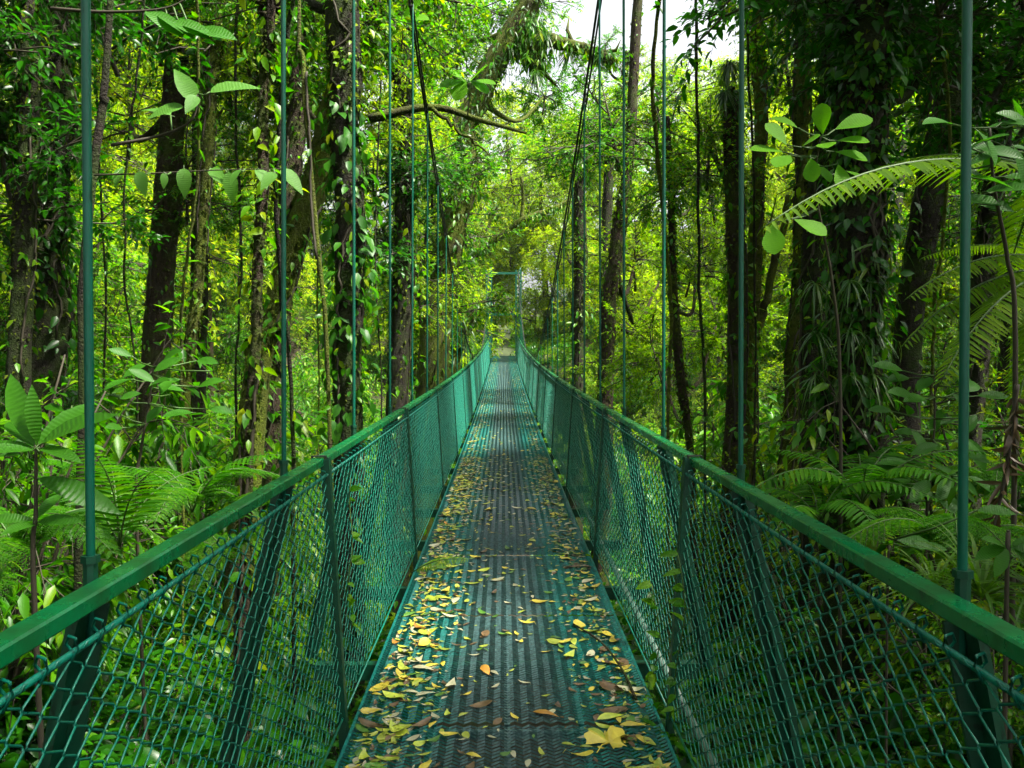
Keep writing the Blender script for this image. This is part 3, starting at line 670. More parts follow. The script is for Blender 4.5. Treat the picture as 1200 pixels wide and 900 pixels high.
# --- right of the bridge
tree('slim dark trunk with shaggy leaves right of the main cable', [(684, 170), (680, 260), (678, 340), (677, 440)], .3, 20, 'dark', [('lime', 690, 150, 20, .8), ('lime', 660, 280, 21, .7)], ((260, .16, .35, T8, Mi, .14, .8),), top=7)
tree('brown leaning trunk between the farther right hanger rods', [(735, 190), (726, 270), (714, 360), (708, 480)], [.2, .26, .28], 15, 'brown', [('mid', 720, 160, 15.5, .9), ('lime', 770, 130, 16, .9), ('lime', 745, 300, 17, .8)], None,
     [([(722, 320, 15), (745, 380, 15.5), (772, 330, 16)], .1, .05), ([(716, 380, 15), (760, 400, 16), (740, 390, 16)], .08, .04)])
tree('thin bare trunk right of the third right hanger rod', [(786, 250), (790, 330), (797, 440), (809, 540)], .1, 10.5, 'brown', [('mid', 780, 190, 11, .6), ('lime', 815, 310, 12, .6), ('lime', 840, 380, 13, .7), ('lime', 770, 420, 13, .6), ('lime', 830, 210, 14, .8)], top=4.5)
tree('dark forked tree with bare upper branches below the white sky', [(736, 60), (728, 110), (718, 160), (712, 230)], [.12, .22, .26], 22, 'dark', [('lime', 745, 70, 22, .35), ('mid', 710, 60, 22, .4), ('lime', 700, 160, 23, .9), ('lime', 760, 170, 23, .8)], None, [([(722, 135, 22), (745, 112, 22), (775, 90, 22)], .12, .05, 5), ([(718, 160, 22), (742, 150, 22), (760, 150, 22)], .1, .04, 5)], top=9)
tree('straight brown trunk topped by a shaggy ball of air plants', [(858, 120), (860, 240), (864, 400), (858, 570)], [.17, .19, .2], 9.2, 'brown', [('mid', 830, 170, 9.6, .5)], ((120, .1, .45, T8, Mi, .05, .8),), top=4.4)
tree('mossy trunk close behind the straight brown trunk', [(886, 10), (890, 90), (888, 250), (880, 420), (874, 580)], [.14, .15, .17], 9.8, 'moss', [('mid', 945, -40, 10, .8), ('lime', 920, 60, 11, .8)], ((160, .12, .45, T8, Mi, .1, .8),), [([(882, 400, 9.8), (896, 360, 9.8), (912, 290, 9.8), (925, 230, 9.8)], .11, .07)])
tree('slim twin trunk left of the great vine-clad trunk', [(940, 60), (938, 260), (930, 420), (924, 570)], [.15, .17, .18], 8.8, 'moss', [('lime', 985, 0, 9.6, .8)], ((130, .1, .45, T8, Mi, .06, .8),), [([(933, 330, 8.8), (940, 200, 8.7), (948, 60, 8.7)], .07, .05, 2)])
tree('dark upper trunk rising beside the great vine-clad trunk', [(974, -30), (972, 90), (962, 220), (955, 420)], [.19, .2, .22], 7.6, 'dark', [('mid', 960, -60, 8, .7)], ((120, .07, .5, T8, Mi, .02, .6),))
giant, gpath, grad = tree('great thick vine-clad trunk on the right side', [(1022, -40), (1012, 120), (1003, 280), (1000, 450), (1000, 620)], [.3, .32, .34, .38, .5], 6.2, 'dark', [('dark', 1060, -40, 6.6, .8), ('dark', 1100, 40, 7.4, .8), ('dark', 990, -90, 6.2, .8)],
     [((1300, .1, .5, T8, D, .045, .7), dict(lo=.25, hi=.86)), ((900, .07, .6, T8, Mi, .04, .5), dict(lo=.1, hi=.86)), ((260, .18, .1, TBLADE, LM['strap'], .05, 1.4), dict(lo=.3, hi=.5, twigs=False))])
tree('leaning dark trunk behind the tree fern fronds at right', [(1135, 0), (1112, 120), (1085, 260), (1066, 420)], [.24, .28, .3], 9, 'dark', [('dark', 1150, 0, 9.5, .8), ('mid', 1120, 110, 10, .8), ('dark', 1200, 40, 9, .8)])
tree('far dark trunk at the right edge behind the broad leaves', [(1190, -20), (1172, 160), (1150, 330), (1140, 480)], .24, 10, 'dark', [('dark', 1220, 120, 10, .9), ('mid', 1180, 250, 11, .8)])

# --- background trees of the forest, either side and beyond the bridge
def open_sky(p):
    """the gap in the canopy right of the bridge axis, over the gully"""
    px, py = project(p)
    m_ = .75 * 1.7 * F / p[1] * (1.6 if p[1] > 38 else 1)
    return p[1] > 11 and ((690 - m_ < px < 850 + m_ and py < 45 + m_) or (px - 648) ** 2 + (py - 268) ** 2 < 24 ** 2)
def bg_tree(x, y, h, kinds, label, group, r, big=False):
    z = gz(x, y); root = empty('background_tree', (x, y, z), label, 'tree', group)
    later(root, label, (x, y, z + h * .4)); lx, ly = r.normal(0, .5, 2); path = spline([np.array((x, y, z - .3)), np.array((x + lx * .4, y + ly * .4, z + h * .4)), np.array((x + lx, y + ly, z + h))], 16)
    d = (.1 + .012 * h) * r.uniform(.6, 1.3)
    mb = MB(); mb.tube(path, np.linspace(d, d * .35, 16), 8, jit=.06, r=r); link('trunk', mb.mesh('trunk', [BM[['dark', 'brown', 'moss'][r.integers(0, 3)]]]), root)
    n = int(h / (1.9 if big else 1.25)) + 1
    for q in range(n):
        t = .22 + .82 * q / max(1, n - 1); i_ = min(15, int(t * 15)); off = r.normal(0, 1, 2); off = off / np.linalg.norm(off) * r.uniform(.4, 1.7) * (1.9 if big else 1)
        kind = kinds[r.integers(0, len(kinds))]; s = r.uniform(.75, 1.2)
        pos = Vector((path[i_][0] + off[0], path[i_][1] + off[1], path[i_][2] + r.normal(0, .3)))
        if y < YEND + 1 and abs(pos.x) < (3.6 if big else 2.6) and pos.z < deckz(y) + 3.4: pos.x = math.copysign(3.6 if big else 2.7, x)
        if open_sky(pos): continue
        link('crown', CR[kind][r.integers(0, 2)], root, place(pos, r.uniform(0, 6.28), s, (r.normal(0, .25), r.normal(0, .25))))
    return root
r = np.random.default_rng(99)
for i_ in range(26):
    sd = -1 if i_ % 2 else 1
    y = 11 + (i_ // 2) * 2.3 + r.normal(0, .6); x = sd * (4.2 + y * .16 + r.uniform(0, 5.5 + .16 * y))
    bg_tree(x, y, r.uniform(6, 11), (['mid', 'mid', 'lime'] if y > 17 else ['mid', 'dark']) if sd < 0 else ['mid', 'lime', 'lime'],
            'slender background tree',
            'background trees left of the bridge' if sd < 0 else 'background trees right of the bridge', r)
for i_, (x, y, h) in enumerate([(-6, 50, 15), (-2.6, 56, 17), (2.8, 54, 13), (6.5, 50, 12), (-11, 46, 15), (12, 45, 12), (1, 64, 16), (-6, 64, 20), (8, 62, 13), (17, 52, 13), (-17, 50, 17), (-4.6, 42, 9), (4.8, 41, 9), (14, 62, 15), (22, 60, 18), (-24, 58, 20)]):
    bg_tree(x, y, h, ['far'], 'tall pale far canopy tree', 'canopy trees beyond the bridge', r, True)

for i_, (x, y, h) in enumerate([(-3.4, 1.2, 9.5), (3.5, .6, 9), (-5.2, 4.2, 9.5), (5.4, 4.6, 10), (-3.2, -3.2, 9), (3.2, -3.6, 9), (-6.5, -.5, 9), (6.8, .8, 9), (-6.4, 7.4, 12), (5.6, 8.2, 12), (-7.5, 9.5, 13), (8.0, 6.5, 12), (-4.6, 12.5, 14), (-9.5, 5.0, 12)]):  # trees added to shade the near banks, crowns kept above the view
    z = gz(x, y); root = empty('canopy_tree', (x, y, z), ['tall tree just left of the camera, its crown overhead', 'tall tree just right of the camera, its crown overhead', 'tall tree whose crown roofs the left rail', 'tall tree whose crown roofs the right rail', 'tall tree behind the camera on the left', 'tall tree behind the camera on the right', 'tall tree far out left of the camera', 'tall tree far out right of the camera', 'tall canopy tree behind the forked brown tree', 'tall canopy tree behind the great vine-clad trunk', 'tall canopy tree deep behind the leaf-wrapped trunk', 'tall canopy tree at the right edge behind the tree ferns', 'tall canopy tree behind the vine-clad trunk at left', 'tall canopy tree at the far left edge'][i_], 'tree')
    mb = MB(); mb.tube(spline([np.array((x, y, z - .3)), np.array((x + .2, y, z + h * .5)), np.array((x, y + .2, z + h))], 14), np.linspace(.16, .06, 14), 9, jit=.06); link('trunk', mb.mesh('trunk', [BM['dark']]), root)
    for q in range(6):
        zz = z + h - 4.3 + q * .75; a = q * 2.4; rd = r.uniform(.6, 2.0)
        link('crown', CR['dark' if q % 2 else 'mid'][q % 2], root, place((x + math.cos(a) * rd, y + math.sin(a) * rd, max(zz, 4.6, 1.49 + .43 * (y + 2) + 1.3)), a, r.uniform(.9, 1.2)))
# thin lianas hanging through the wood
for i_ in range(16):
    sd = -1 if i_ % 2 else 1; Y = r.uniform(5.5, 14); px = 600 + sd * (170 + (i_ // 2) * 52 + r.uniform(-15, 15))
    if sd > 0: px = min(px, 1190)
    sw = r.uniform(-25, 25); w = [np.array(P(px + sw * math.sin(k * 1.3 + i_) * .6 + k * sw * .15, -60 + k * 130, Y + .2 * k)) for k in range(5)]
    root = empty('liana', Vector(w[-1]), 'thin hanging leafy liana', 'liana', 'lianas hanging through the wood'); later(root, 'thin hanging leafy liana', w[2])
    g = gz(w[-1][0], w[-1][1]); w.append(np.array((w[-1][0], w[-1][1], min(g, w[-1][2] - .2)))); path = spline(w, 40)
    path[:, :2] += np.cumsum(r.normal(0, .006, (40, 2)), axis=0); mb = MB(); mb.tube(path, r.uniform(.008, .02), 6, jit=.1); link('stem', mb.mesh('stem', [BM['dark' if i_ % 3 else 'moss']]), root)
    n = 70; k = r.integers(0, 40, n); mb = MB(); mb.leaves(path[k], r.normal(0, 1, (n, 3)) + [0, 0, -.4], np.array([0, 0, 1.0]) + r.normal(0, .4, (n, 3)), r.uniform(.05, .12, n), r.uniform(.025, .05, n), T8); link('leaves', mb.mesh('leaves', [LM['mid']]), root)

# ------------------------------------------------------------------ shrubs on the two banks
r = np.random.default_rng(5)
def shrub(kind, x, y, s, label, group):
    z = gz(x, y) - .05
    root = empty('shrub', (x, y, z), label, 'shrub', group); M = place((x, y, z), r.uniform(0, 6.28), (s, s, s * r.uniform(.85, 1.15)))
    link('stems', SH[kind][0], root, M); link('foliage', SH[kind][1], root, M)
    return root
desc = {'glossy': 'glossy dark green shrub', 'small': 'small-leaved green shrub', 'drooping': 'shrub with long drooping leaves', 'lime': 'yellow-green leafy shrub', 'broad': 'broad-leaved shrub'}
kinds = list(desc)
cells = []
for sd in (-1, 1):
    for y in np.arange(2.6, 44, 1.55):
        reach = 1.0 + .62 * y
        nn = int(2 + reach / 2.6)
        for q in range(min(nn, 5)):
            x = 2.3 + (q + r.uniform(.1, .9)) * (reach + 1.2) / min(nn, 5)
            cells.append((sd * x, y + r.uniform(-.6, .6)))
for x, y in cells:
    kind = kinds[int(r.choice(5, p=[.22, .26, .22, .2, .1]) if y < 14 else r.choice(5, p=[.08, .3, .15, .45, .02] if x > 0 else [.2, .4, .2, .18, .02]))]
    s = r.uniform(.7, 1.25) if abs(x) > 3.4 else r.uniform(.55, .85)
    if y < 6: s = min(s, .8)
    px_ = project((x, y, gz(x, y) + 1))[0]
    if not -80 < px_ < 1280: continue
    sidew = 'left' if x < 0 else 'right'
    later(shrub(kind, x, y, s, desc[kind], f'{desc[kind]}s on the {sidew} bank'), desc[kind], (x, y, gz(x, y) + 1))
for kind, x, y, s_, lb in [('drooping', 3.1, 5.3, .95, 'drooping-leaved shrub under the tree ferns at the right edge'), ('lime', 3.9, 6.6, 1.15, 'yellow-green shrub right of the great vine-clad trunk'), ('small', 2.5, 4.5, .62, 'small-leaved shrub above the right rail beside the sword fern'),
        ('small', -3.5, 6.3, 1.1, 'small-leaved shrub behind the dark arching fern on the left'), ('drooping', -2.9, 4.9, .8, 'drooping-leaved shrub behind the rosette plant at left'), ('lime', -4.4, 8.2, 1.2, 'yellow-green shrub between the forked tree and the pole-thin trunk'),
        ('lime', 2.9, 8.4, .9, 'yellow-green shrub at the foot of the twin trunk'), ('small', 2.3, 10.6, .9, 'small-leaved shrub at the foot of the thin bare trunk at right')]:
    shrub(kind, x, y, s_, lb, None)

# ------------------------------------------------------------------ ferns and the plants whose leaves stand out
def fern(loc, kind, n, ln, label, tilt=(.35, .9), name='fern', group=None, spread=(0, 6.283), trunk=0, seed=0):
    r = np.random.default_rng(seed + int(abs(loc[0] * 100)))
    root = empty(name, Vector((loc[0], loc[1], gz(loc[0], loc[1]) if trunk else loc[2])), label, 'fern', group)
    if trunk:
        z0 = gz(loc[0], loc[1]); mb = MB(); mb.tube(spline([np.array((loc[0] + .1, loc[1], z0 - .2)), np.array((loc[0], loc[1], loc[2]))], 14), np.linspace(.08, .06, 14), 10, jit=.12, r=r); link('trunk', mb.mesh('trunk', [BM['dark']]), root)
    for q in range(n):
        a = spread[0] + (spread[1] - spread[0]) * (q + r.uniform(.2, .8)) / n; el = r.uniform(*tilt)
        d = Vector((math.cos(a) * math.cos(el), math.sin(a) * math.cos(el), math.sin(el))); nrm = Vector((-math.cos(a) * math.sin(el), -math.sin(a) * math.sin(el), math.cos(el)))
        me = FR[kind if isinstance(kind, str) else kind[q % len(kind)]]
        link('frond', me, root, leaf_M(Vector(loc), d, nrm, ln * r.uniform(.8, 1.15)))
    return root
def at(px, py, Y): return P(px, py, Y)
fern(at(1010, 590, 4.7), ('sword', 'sword2'), 8, .7, 'broad sword fern at the foot of the great vine-clad trunk', (.3, .8))
fern(at(1115, 650, 4.0), ('tree2',), 7, .6, 'feathery fern low beside the nearest right hanger rod', (.2, .7))
fern(at(140, 640, 3.6), ('sword2',), 5, .55, 'upright sword fern right beside the nearest left hanger rod', (.8, 1.35))
fern(at(225, 600, 4.6), ('tree2', 'sword2'), 6, .6, 'dark arching fern behind the left railing', (.2, .8))
fern(at(20, 650, 3.6), ('tree2',), 6, .6, 'feathery fern at the left edge under the rosette plant', (.1, .6))
fern(at(265, 650, 3.5), ('tree2',), 6, .42, 'pale feathery fern just above the left rail', (.1, .6))
def tree_fern(label, px, py, Y, fronds):
    """crown point of the trunk; fronds: (tip px, tip py, tip Y, arch kind)"""
    c = P(px, py, Y); z0 = gz(c.x, c.y); root = empty('tree_fern', (c.x, c.y, z0), label, 'tree fern'); r = np.random.default_rng(int(px))
    mb = MB(); mb.tube(spline([np.array((c.x + .15, c.y, z0 - .2)), np.array((c.x + .05, c.y, (z0 + c.z) / 2)), np.array(c)], 24), np.linspace(.09, .06, 24), 10, jit=.13, r=r); link('trunk', mb.mesh('trunk', [BM['dark']]), root)
    for tx, ty, tY, k in fronds:
        e = P(tx, ty, tY); d = e - c; L_ = d.length; ar = {'tree': .38, 'tree2': 1.1}[k]
        d = d + Vector((0, 0, .33 * ar * L_))            # the tip droops: aim the stalk above it
        n = UP - d.normalized() * d.normalized().z
        link('frond', FR[k], root, leaf_M(c, d, n, L_ * 1.06))
    return root
tree_fern('tree fern with a long arching pale frond crossing the great trunk at right', 1238, 205, 4.5, [(902, 262, 4.1, 'tree'), (1010, 205, 5.4, 'tree'), (1330, 150, 4.2, 'tree'), (1330, 330, 3.9, 'tree'), (1290, 120, 5.2, 'tree'), (1180, 330, 5.6, 'tree')])
tree_fern('tree fern with drooping fronds low at the right edge', 1260, 310, 5.4, [(1070, 345, 5.0, 'tree'), (1062, 400, 5.2, 'tree'), (1105, 440, 4.8, 'tree'), (1085, 300, 6.2, 'tree'), (1190, 480, 4.8, 'tree'), (1380, 330, 5.2, 'tree'), (1350, 430, 4.8, 'tree')])
for i_, (px, py, Y, n) in enumerate([(110, 575, 5.6, 7), (1075, 590, 5.6, 7), (960, 610, 4.6, 6), (1170, 580, 5.2, 8), (300, 600, 5.4, 7)]):
    fern(at(px, py, Y), ('sword', 'tree2')[i_ % 2], n, .6, ['fern low between the dark stems at left', 'fern right of the great trunk among broad leaves', 'small fern hard against the right rail', 'fern under the tree fern at the right edge', 'fern under the pole-thin trunk at left'][i_], (.2, .7), seed=i_)

def leafy(name, label, cat, stem, sr, leaves, leafkind, base_to_ground=True, ks=1.0):
    """stem: points (px,py,Y) from the base up; leaves: (px,py,Y, dx,dy,dz, length)"""
    w = [np.array(P(*q)) for q in stem]
    if base_to_ground:
        b_ = w[0]; g = gz(b_[0], b_[1]); w.insert(0, np.array([b_[0] + .03, b_[1] + .05, g - .1]))
    root = empty(name, Vector(w[0]), label, cat); path = spline(w, 20)
    mb = MB(); mb.tube(path, np.linspace(sr, sr * .4, 20), 7); link('stem', mb.mesh('stem', [TWIG]), root)
    rr = np.random.default_rng(len(label))
    for l in leaves:
        b_ = P(*l[:3]); d = Vector(l[3:6]); nrm = Vector((rr.normal(0, .3), -.75 + rr.normal(0, .2), .9))
        link('leaf', LF[leafkind], root, leaf_M(b_, d, nrm, l[6] * ks))
        k = int(np.argmin(np.linalg.norm(path - np.array(b_), axis=1)))
        if np.linalg.norm(path[k] - np.array(b_)) > .02:
            mb = MB(); mb.tube([path[k], (path[k] + np.array(b_)) / 2 + [0, 0, -.01], np.array(b_)], [.005, .004, .004], 5); link('petiole', mb.mesh('petiole', [STEM]), root)
    return root
# rosette at the left edge
r = np.random.default_rng(3)
lv = [(41, 522, 3, -.5, .1, .95, .30), (44, 520, 3, .0, -.25, .9, .2), (48, 520, 3, .85, -.2, .55, .28), (38, 524, 3, -.95, -.1, .1, .26), (46, 526, 3, .8, -.45, .05, .2), (40, 528, 3, -.5, -.7, .2, .22), (44, 522, 3, .45, .6, .8, .26),
      (42, 524, 3, -.7, .5, .5, .28), (44, 560, 3, .9, -.1, -.25, .3), (40, 610, 3, -.8, -.3, .2, .16), (44, 612, 3, .8, -.3, .2, .17), (42, 615, 3, -.1, -.9, .2, .15), (43, 608, 3, .1, .6, .5, .16)]
leafy('rosette_shrub', 'single-stemmed plant with a rosette of long upright leaves at the left edge', 'shrub', [(40, 700, 3.0), (42, 600, 3.0), (42, 522, 3.0)], .012, lv, 'lance')
# round-leaved sapling at the upper right
lv = [(918, 178, 4.6, -1, -.1, .15, .13), (926, 182, 4.6, -.55, -.6, -.35, .13), (922, 170, 4.6, -.35, .1, .5, .12), (940, 172, 4.6, .3, -.4, .25, .08), (964, 158, 4.6, -.1, -.1, 1, .12), (978, 152, 4.6, .9, -.1, .35, .15), (966, 168, 4.6, -.2, -.7, -.2, .12),
      (980, 165, 4.6, .9, -.3, .0, .12), (978, 178, 4.6, .9, -.1, -.15, .13), (950, 185, 4.6, -.1, -.5, -.9, .11), (982, 192, 4.6, .1, -.4, -.9, .12), (905, 262, 4.6, -.1, -.5, -.8, .14), (930, 257, 4.6, .7, -.5, -.4, .14), (935, 150, 4.7, -.6, .4, .5, .12), (955, 190, 4.7, .4, -.5, -.7, .11), (990, 200, 4.7, .8, 0, -.3, .12)]
leafy('round_leaf_sapling', 'sapling with bright round yellow-green leaves in front of the great trunk', 'sapling', [(985, 480, 4.9), (975, 330, 4.8), (955, 220, 4.7), (962, 160, 4.6)], .012, lv, 'round', True, 1.4)
# leafy branches at the upper left
lv = [(228, 118, 4.2, -.45, -.1, .85, .19), (230, 112, 4.2, -.1, -.6, -.6, .13), (246, 108, 4.2, 1, .1, .35, .24), (215, 125, 4.2, -.8, -.3, -.2, .18), (200, 135, 4.3, -.7, .1, .3, .18)]
leafy('leafy_branch', 'arching branch with three big pale leaves at the upper left', 'branch', [(130, 170, 4.1), (190, 158, 4.2), (225, 140, 4.2), (232, 110, 4.2)], .009, lv, 'ovate', False)
lv = [(150 + q * 19 + r.uniform(-9, 9), 199 + r.uniform(-4, 4), 4.4 + r.uniform(-.1, .1), r.normal(.15, .45), r.uniform(-.7, .2), r.uniform(-1, -.45), r.uniform(.08, .17)) for q in range(11)] + [(330, 198, 4.4, .8, -.2, -.7, .17)]
leafy('leafy_branch', 'slender twig with a row of hanging oval leaves across the left side', 'branch', [(110, 205, 4.4), (180, 203, 4.4), (260, 199, 4.4), (332, 198, 4.4)], .005, lv, 'ovate', False)
lv = [(170 + 14 * q, 12 + 6 * q, 4.0, .9, -.3, -.5 + .1 * q, .22) for q in range(5)]
leafy('leafy_branch', 'dark branch with long leaves at the top left corner', 'branch', [(60, 10, 4.0), (130, 14, 4.0), (200, 8, 4.0), (240, -20, 4.0)], .009, lv, 'glossy', False)
# broad leaves at the upper right edge
lv = [(1120 + 18 * (q % 6) + r.uniform(-8, 8), 150 + 26 * (q // 6) + r.uniform(-8, 8), 3.9 + r.uniform(-.2, .2), r.uniform(-1, 1), r.uniform(-.7, 0), r.uniform(-.3, .4), r.uniform(.14, .22)) for q in range(22)]
leafy('broad_leaf_shrub', 'shrub with broad ribbed leaves at the upper right edge', 'shrub', [(1190, 420, 4.0), (1180, 300, 4.0), (1165, 220, 3.9), (1160, 150, 3.9)], .014, lv, 'glossy')
lv = [(1050 + 22 * (q % 5) + r.uniform(-10, 10), 440 + 24 * (q // 5) + r.uniform(-10, 10), 5.0 + r.uniform(-.3, .3), r.uniform(-1, 1), r.uniform(-.7, 0), r.uniform(-.6, .3), r.uniform(.13, .22)) for q in range(34)]
leafy('broad_leaf_shrub', 'shrub with ribbed oval leaves right of the great trunk', 'shrub', [(1085, 640, 5.0), (1090, 560, 5.0), (1095, 500, 5.0), (1095, 440, 5.0)], .012, lv, 'glossy')
lv = [(150 + 22 * (q % 5) + r.uniform(-10, 10), 420 + 20 * (q // 5) + r.uniform(-8, 8), 5.0 + r.uniform(-.3, .3), r.uniform(-1, 1), r.uniform(-.7, 0), r.uniform(-.3, .6), r.uniform(.12, .2)) for q in range(22)]
leafy('broad_leaf_shrub', 'glossy broad-leaved shrub right of the nearest left hanger rod', 'shrub', [(160, 600, 5.0), (165, 530, 5.0), (175, 470, 5.0), (180, 430, 5.0)], .012, lv, 'glossy')
lv = [(1050, 632, 3.2, .9, -.3, -.05, .14), (1075, 640, 3.2, .7, -.5, .1, .1), (1145, 598, 3.0, .8, -.4, .1, .12)]
leafy('seedling', 'seedling with a single long ribbed leaf above the right rail', 'seedling', [(1040, 690, 3.2), (1046, 650, 3.2), (1048, 632, 3.2)], .006, lv, 'glossy')
for i_, (px, py, Y, s, kind) in enumerate([(548, 95, 9, .28, 'round'), (470, 20, 8, .25, 'round'), (1180, 640, 2.4, .1, 'glossy')]):
    lv = [(px + 3 * math.cos(q), py + 3 * math.sin(q), Y, math.cos(q * 1.1), -.3, math.sin(q * 1.1) * .6 - .1, s) for q in range(6)]
    leafy('leaf_tuft', ['tuft of pale leaves on the mossy bare branch', 'tuft of leaves near the top of the left main cable', 'small glossy seedling at the right edge above the rail'][i_], 'plant', [(px, py + 40, Y), (px + 2, py + 20, Y), (px, py, Y)], .008, lv, kind, i_ == 2)

# grass-like tufts, air plants
def strap_tuft(name, label, loc, n, ln, wd, mat, seed, hang=0.0, cat='plant', to_up=1.0):
    r = np.random.default_rng(seed); mb = MB(); loc = np.array(loc)
    a = r.uniform(0, 6.283, n); el = r.uniform(.2, 1.3, n) if not hang else r.uniform(-.9, .8, n)
    for q in range(n):
        d = np.array([math.cos(a[q]) * math.cos(el[q]), math.sin(a[q]) * math.cos(el[q]), math.sin(el[q]) * to_up]); L_ = ln * r.uniform(.5, 1.15)
        t = np.linspace(0, 1, 7)[:, None]; path = loc + d * t * L_ + np.array([0, 0, -1]) * (t ** 2) * L_ * (.55 + hang)
        side = np.cross(d, [0, 0, 1.0]); side = side / (np.linalg.norm(side) + 1e-6); w = (wd * np.array([.6, .9, 1, .9, .7, .4, .05]))[:, None]
        v = np.concatenate([path - side * w, path - np.array([0, 0, .3]) * w, path + side * w]); f = []
        for k in range(6): f += [(k, k + 1, 7 + k + 1, 7 + k), (7 + k, 7 + k + 1, 14 + k + 1, 14 + k)]
        mb.add(v, f)
    root = empty(name, Vector(loc), label, cat); o = link('blades', mb.mesh('blades', [mat]), root); o['kind'] = 'stuff'
    return root
strap_tuft('grass_tuft', 'tuft of long arching grass above the right rail by the nearest hanger', P(1150, 700, 2.9), 60, .55, .006, LM['grass'], 1)
strap_tuft('grass_tuft', 'tuft of arching grass left of the nearest right hanger rod', P(1095, 690, 3.1), 45, .42, .005, LM['grass'], 2)
strap_tuft('grass_tuft', 'grassy tuft at the right edge above the rail', P(1215, 690, 2.8), 45, .5, .006, LM['grass'], 3)
for i_, (py, n) in enumerate([(330, 90), (390, 90), (440, 70)]):
    base = P(1000, py, 5.85)
    for q in range(3):
        strap_tuft('air_plant', f'{["upper", "middle", "lower"][i_]} tuft of hanging strap leaves on the great trunk, {["left", "middle", "right"][q]} side', (base.x - .22 + q * .2, base.y + .12 * abs(q - 1), base.z), n // 3, .22, .006, LM['strap'], 10 + i_ * 3 + q, .5)
for i_, (px, py, Y, n, ln) in enumerate([(855, 75, 9.0, 120, .45), (850, 110, 9.0, 90, .4), (640, 40, 15.8, 70, .7), (668, 62, 15.6, 70, .8), (628, 85, 15.6, 60, .8), (700, 66, 15.4, 60, .6), (600, 55, 15.9, 60, .7), (820, 205, 9.4, 50, .4), (548, 395, 24, 40, .9), (540, 372, 24, 40, .9)]):
    strap_tuft('air_plant', ['upper half of the shaggy air plant ball on the straight trunk', 'lower half of the shaggy air plant ball on the straight trunk', 'air plant on top of the great leaning limb', 'air plant in the middle of the horizontal mossy limb', 'air plant hanging under the crook of the leaning trunk',
      'air plant at the broken end of the horizontal limb', 'air plant where the horizontal limb leaves the leaning trunk', 'dangling air plant below the shaggy ball', 'lower air plant left of the bridge end', 'upper air plant left of the bridge end'][i_], P(px, py, Y), n, ln * .45, .007 if Y < 12 else .01, LM['strap'], 40 + i_, .35)
# dead frond hanging at the right
def dead_frond(px0, py0, px1, py1, Y, label):
    root = empty('dead_frond', P(px0, py0, Y), label, 'dead frond'); mb = MB(); r = np.random.default_rng(8)
    path = spline([np.array(P(px0, py0, Y)), np.array(P((px0 + px1) / 2 + 4, (py0 + py1) / 2, Y)), np.array(P(px1, py1, Y))], 24); mb.tube(path, np.linspace(.012, .005, 24), 6)
    link('stalk', mb.mesh('stalk', [TWIG]), root); mb = MB()
    n = 70; i_ = r.integers(2, 24, n); d = r.normal(0, .5, (n, 3)) + [0, 0, -1]
    mb.leaves(path[i_], d, r.normal(0, 1, (n, 3)), r.uniform(.05, .16, n), r.uniform(.012, .03, n), TBLADE, 0, .5); link('withered_leaflets', mb.mesh('withered_leaflets', [LIT['brown']]), root)
dead_frond(1192, 450, 1160, 640, 3.9, 'brown withered frond hanging at the right edge below the tree fern')

# ------------------------------------------------------------------ ground cover (uncountable): instanced herbs over the forest floor
def herb_mesh(seed, n, ht, size, wid, T, leafm, name):
    r = np.random.default_rng(seed); mb = MB(); a = r.uniform(0, 6.28, n); rad = r.uniform(.02, .5, n) ** .8 * .6
    pos = np.stack([np.cos(a) * rad, np.sin(a) * rad, ht * r.uniform(.1, 1, n) * (1 - rad * .7)], -1)
    d = np.stack([np.cos(a), np.sin(a), -.2 + 0 * a], -1) + r.normal(0, .5, (n, 3)); sz = size * r.uniform(.5, 1.3, n)
    mb.leaves(pos, d, np.array([0, 0, 1.0]) + r.normal(0, .35, (n, 3)), sz, sz * wid, T, 0, .25)
    for q in range(10): e = pos[q]; mb.tube([(e[0] * .3, e[1] * .3, -.05), e * [.7, .7, .7], e], [.004, .003, .002], 3, 1, cap=False)
    return mb.mesh(name, [leafm, TWIG])
protos = bpy.data.collections.new('ground_cover_kinds')
pf = MB()
for q in range(9):
    pass
PM = [herb_mesh(61, 90, .5, .12, .5, T8, LM['mid'], 'herb'), herb_mesh(62, 120, .4, .08, .6, T8, LM['mid'], 'herb'), herb_mesh(63, 70, .6, .17, .4, T8, LM['deep'], 'herb'), herb_mesh(64, 110, .45, .09, .5, T8, LM['lime'], 'herb'), herb_mesh(65, 60, .3, .14, .6, T8, LM['mid'], 'herb')]
fm = MB()
for me in PM: protos.objects.link(bpy.data.objects.new('herb', me))
shade_toned_protos = bpy.data.collections.new('near_ground_cover_kinds')  # near herbs in darker greens: the bank's shade is put into leaf colour
for me in [herb_mesh(66, 70, .45, .1, .5, T8, LM['deep'], 'herb'), herb_mesh(67, 60, .5, .15, .42, T8, LM['deep'], 'herb'), herb_mesh(68, 80, .35, .07, .6, T8, LM['deep'], 'herb'), herb_mesh(69, 40, .4, .09, .5, T8, LM['mid'], 'herb')]: shade_toned_protos.objects.link(bpy.data.objects.new('herb', me))
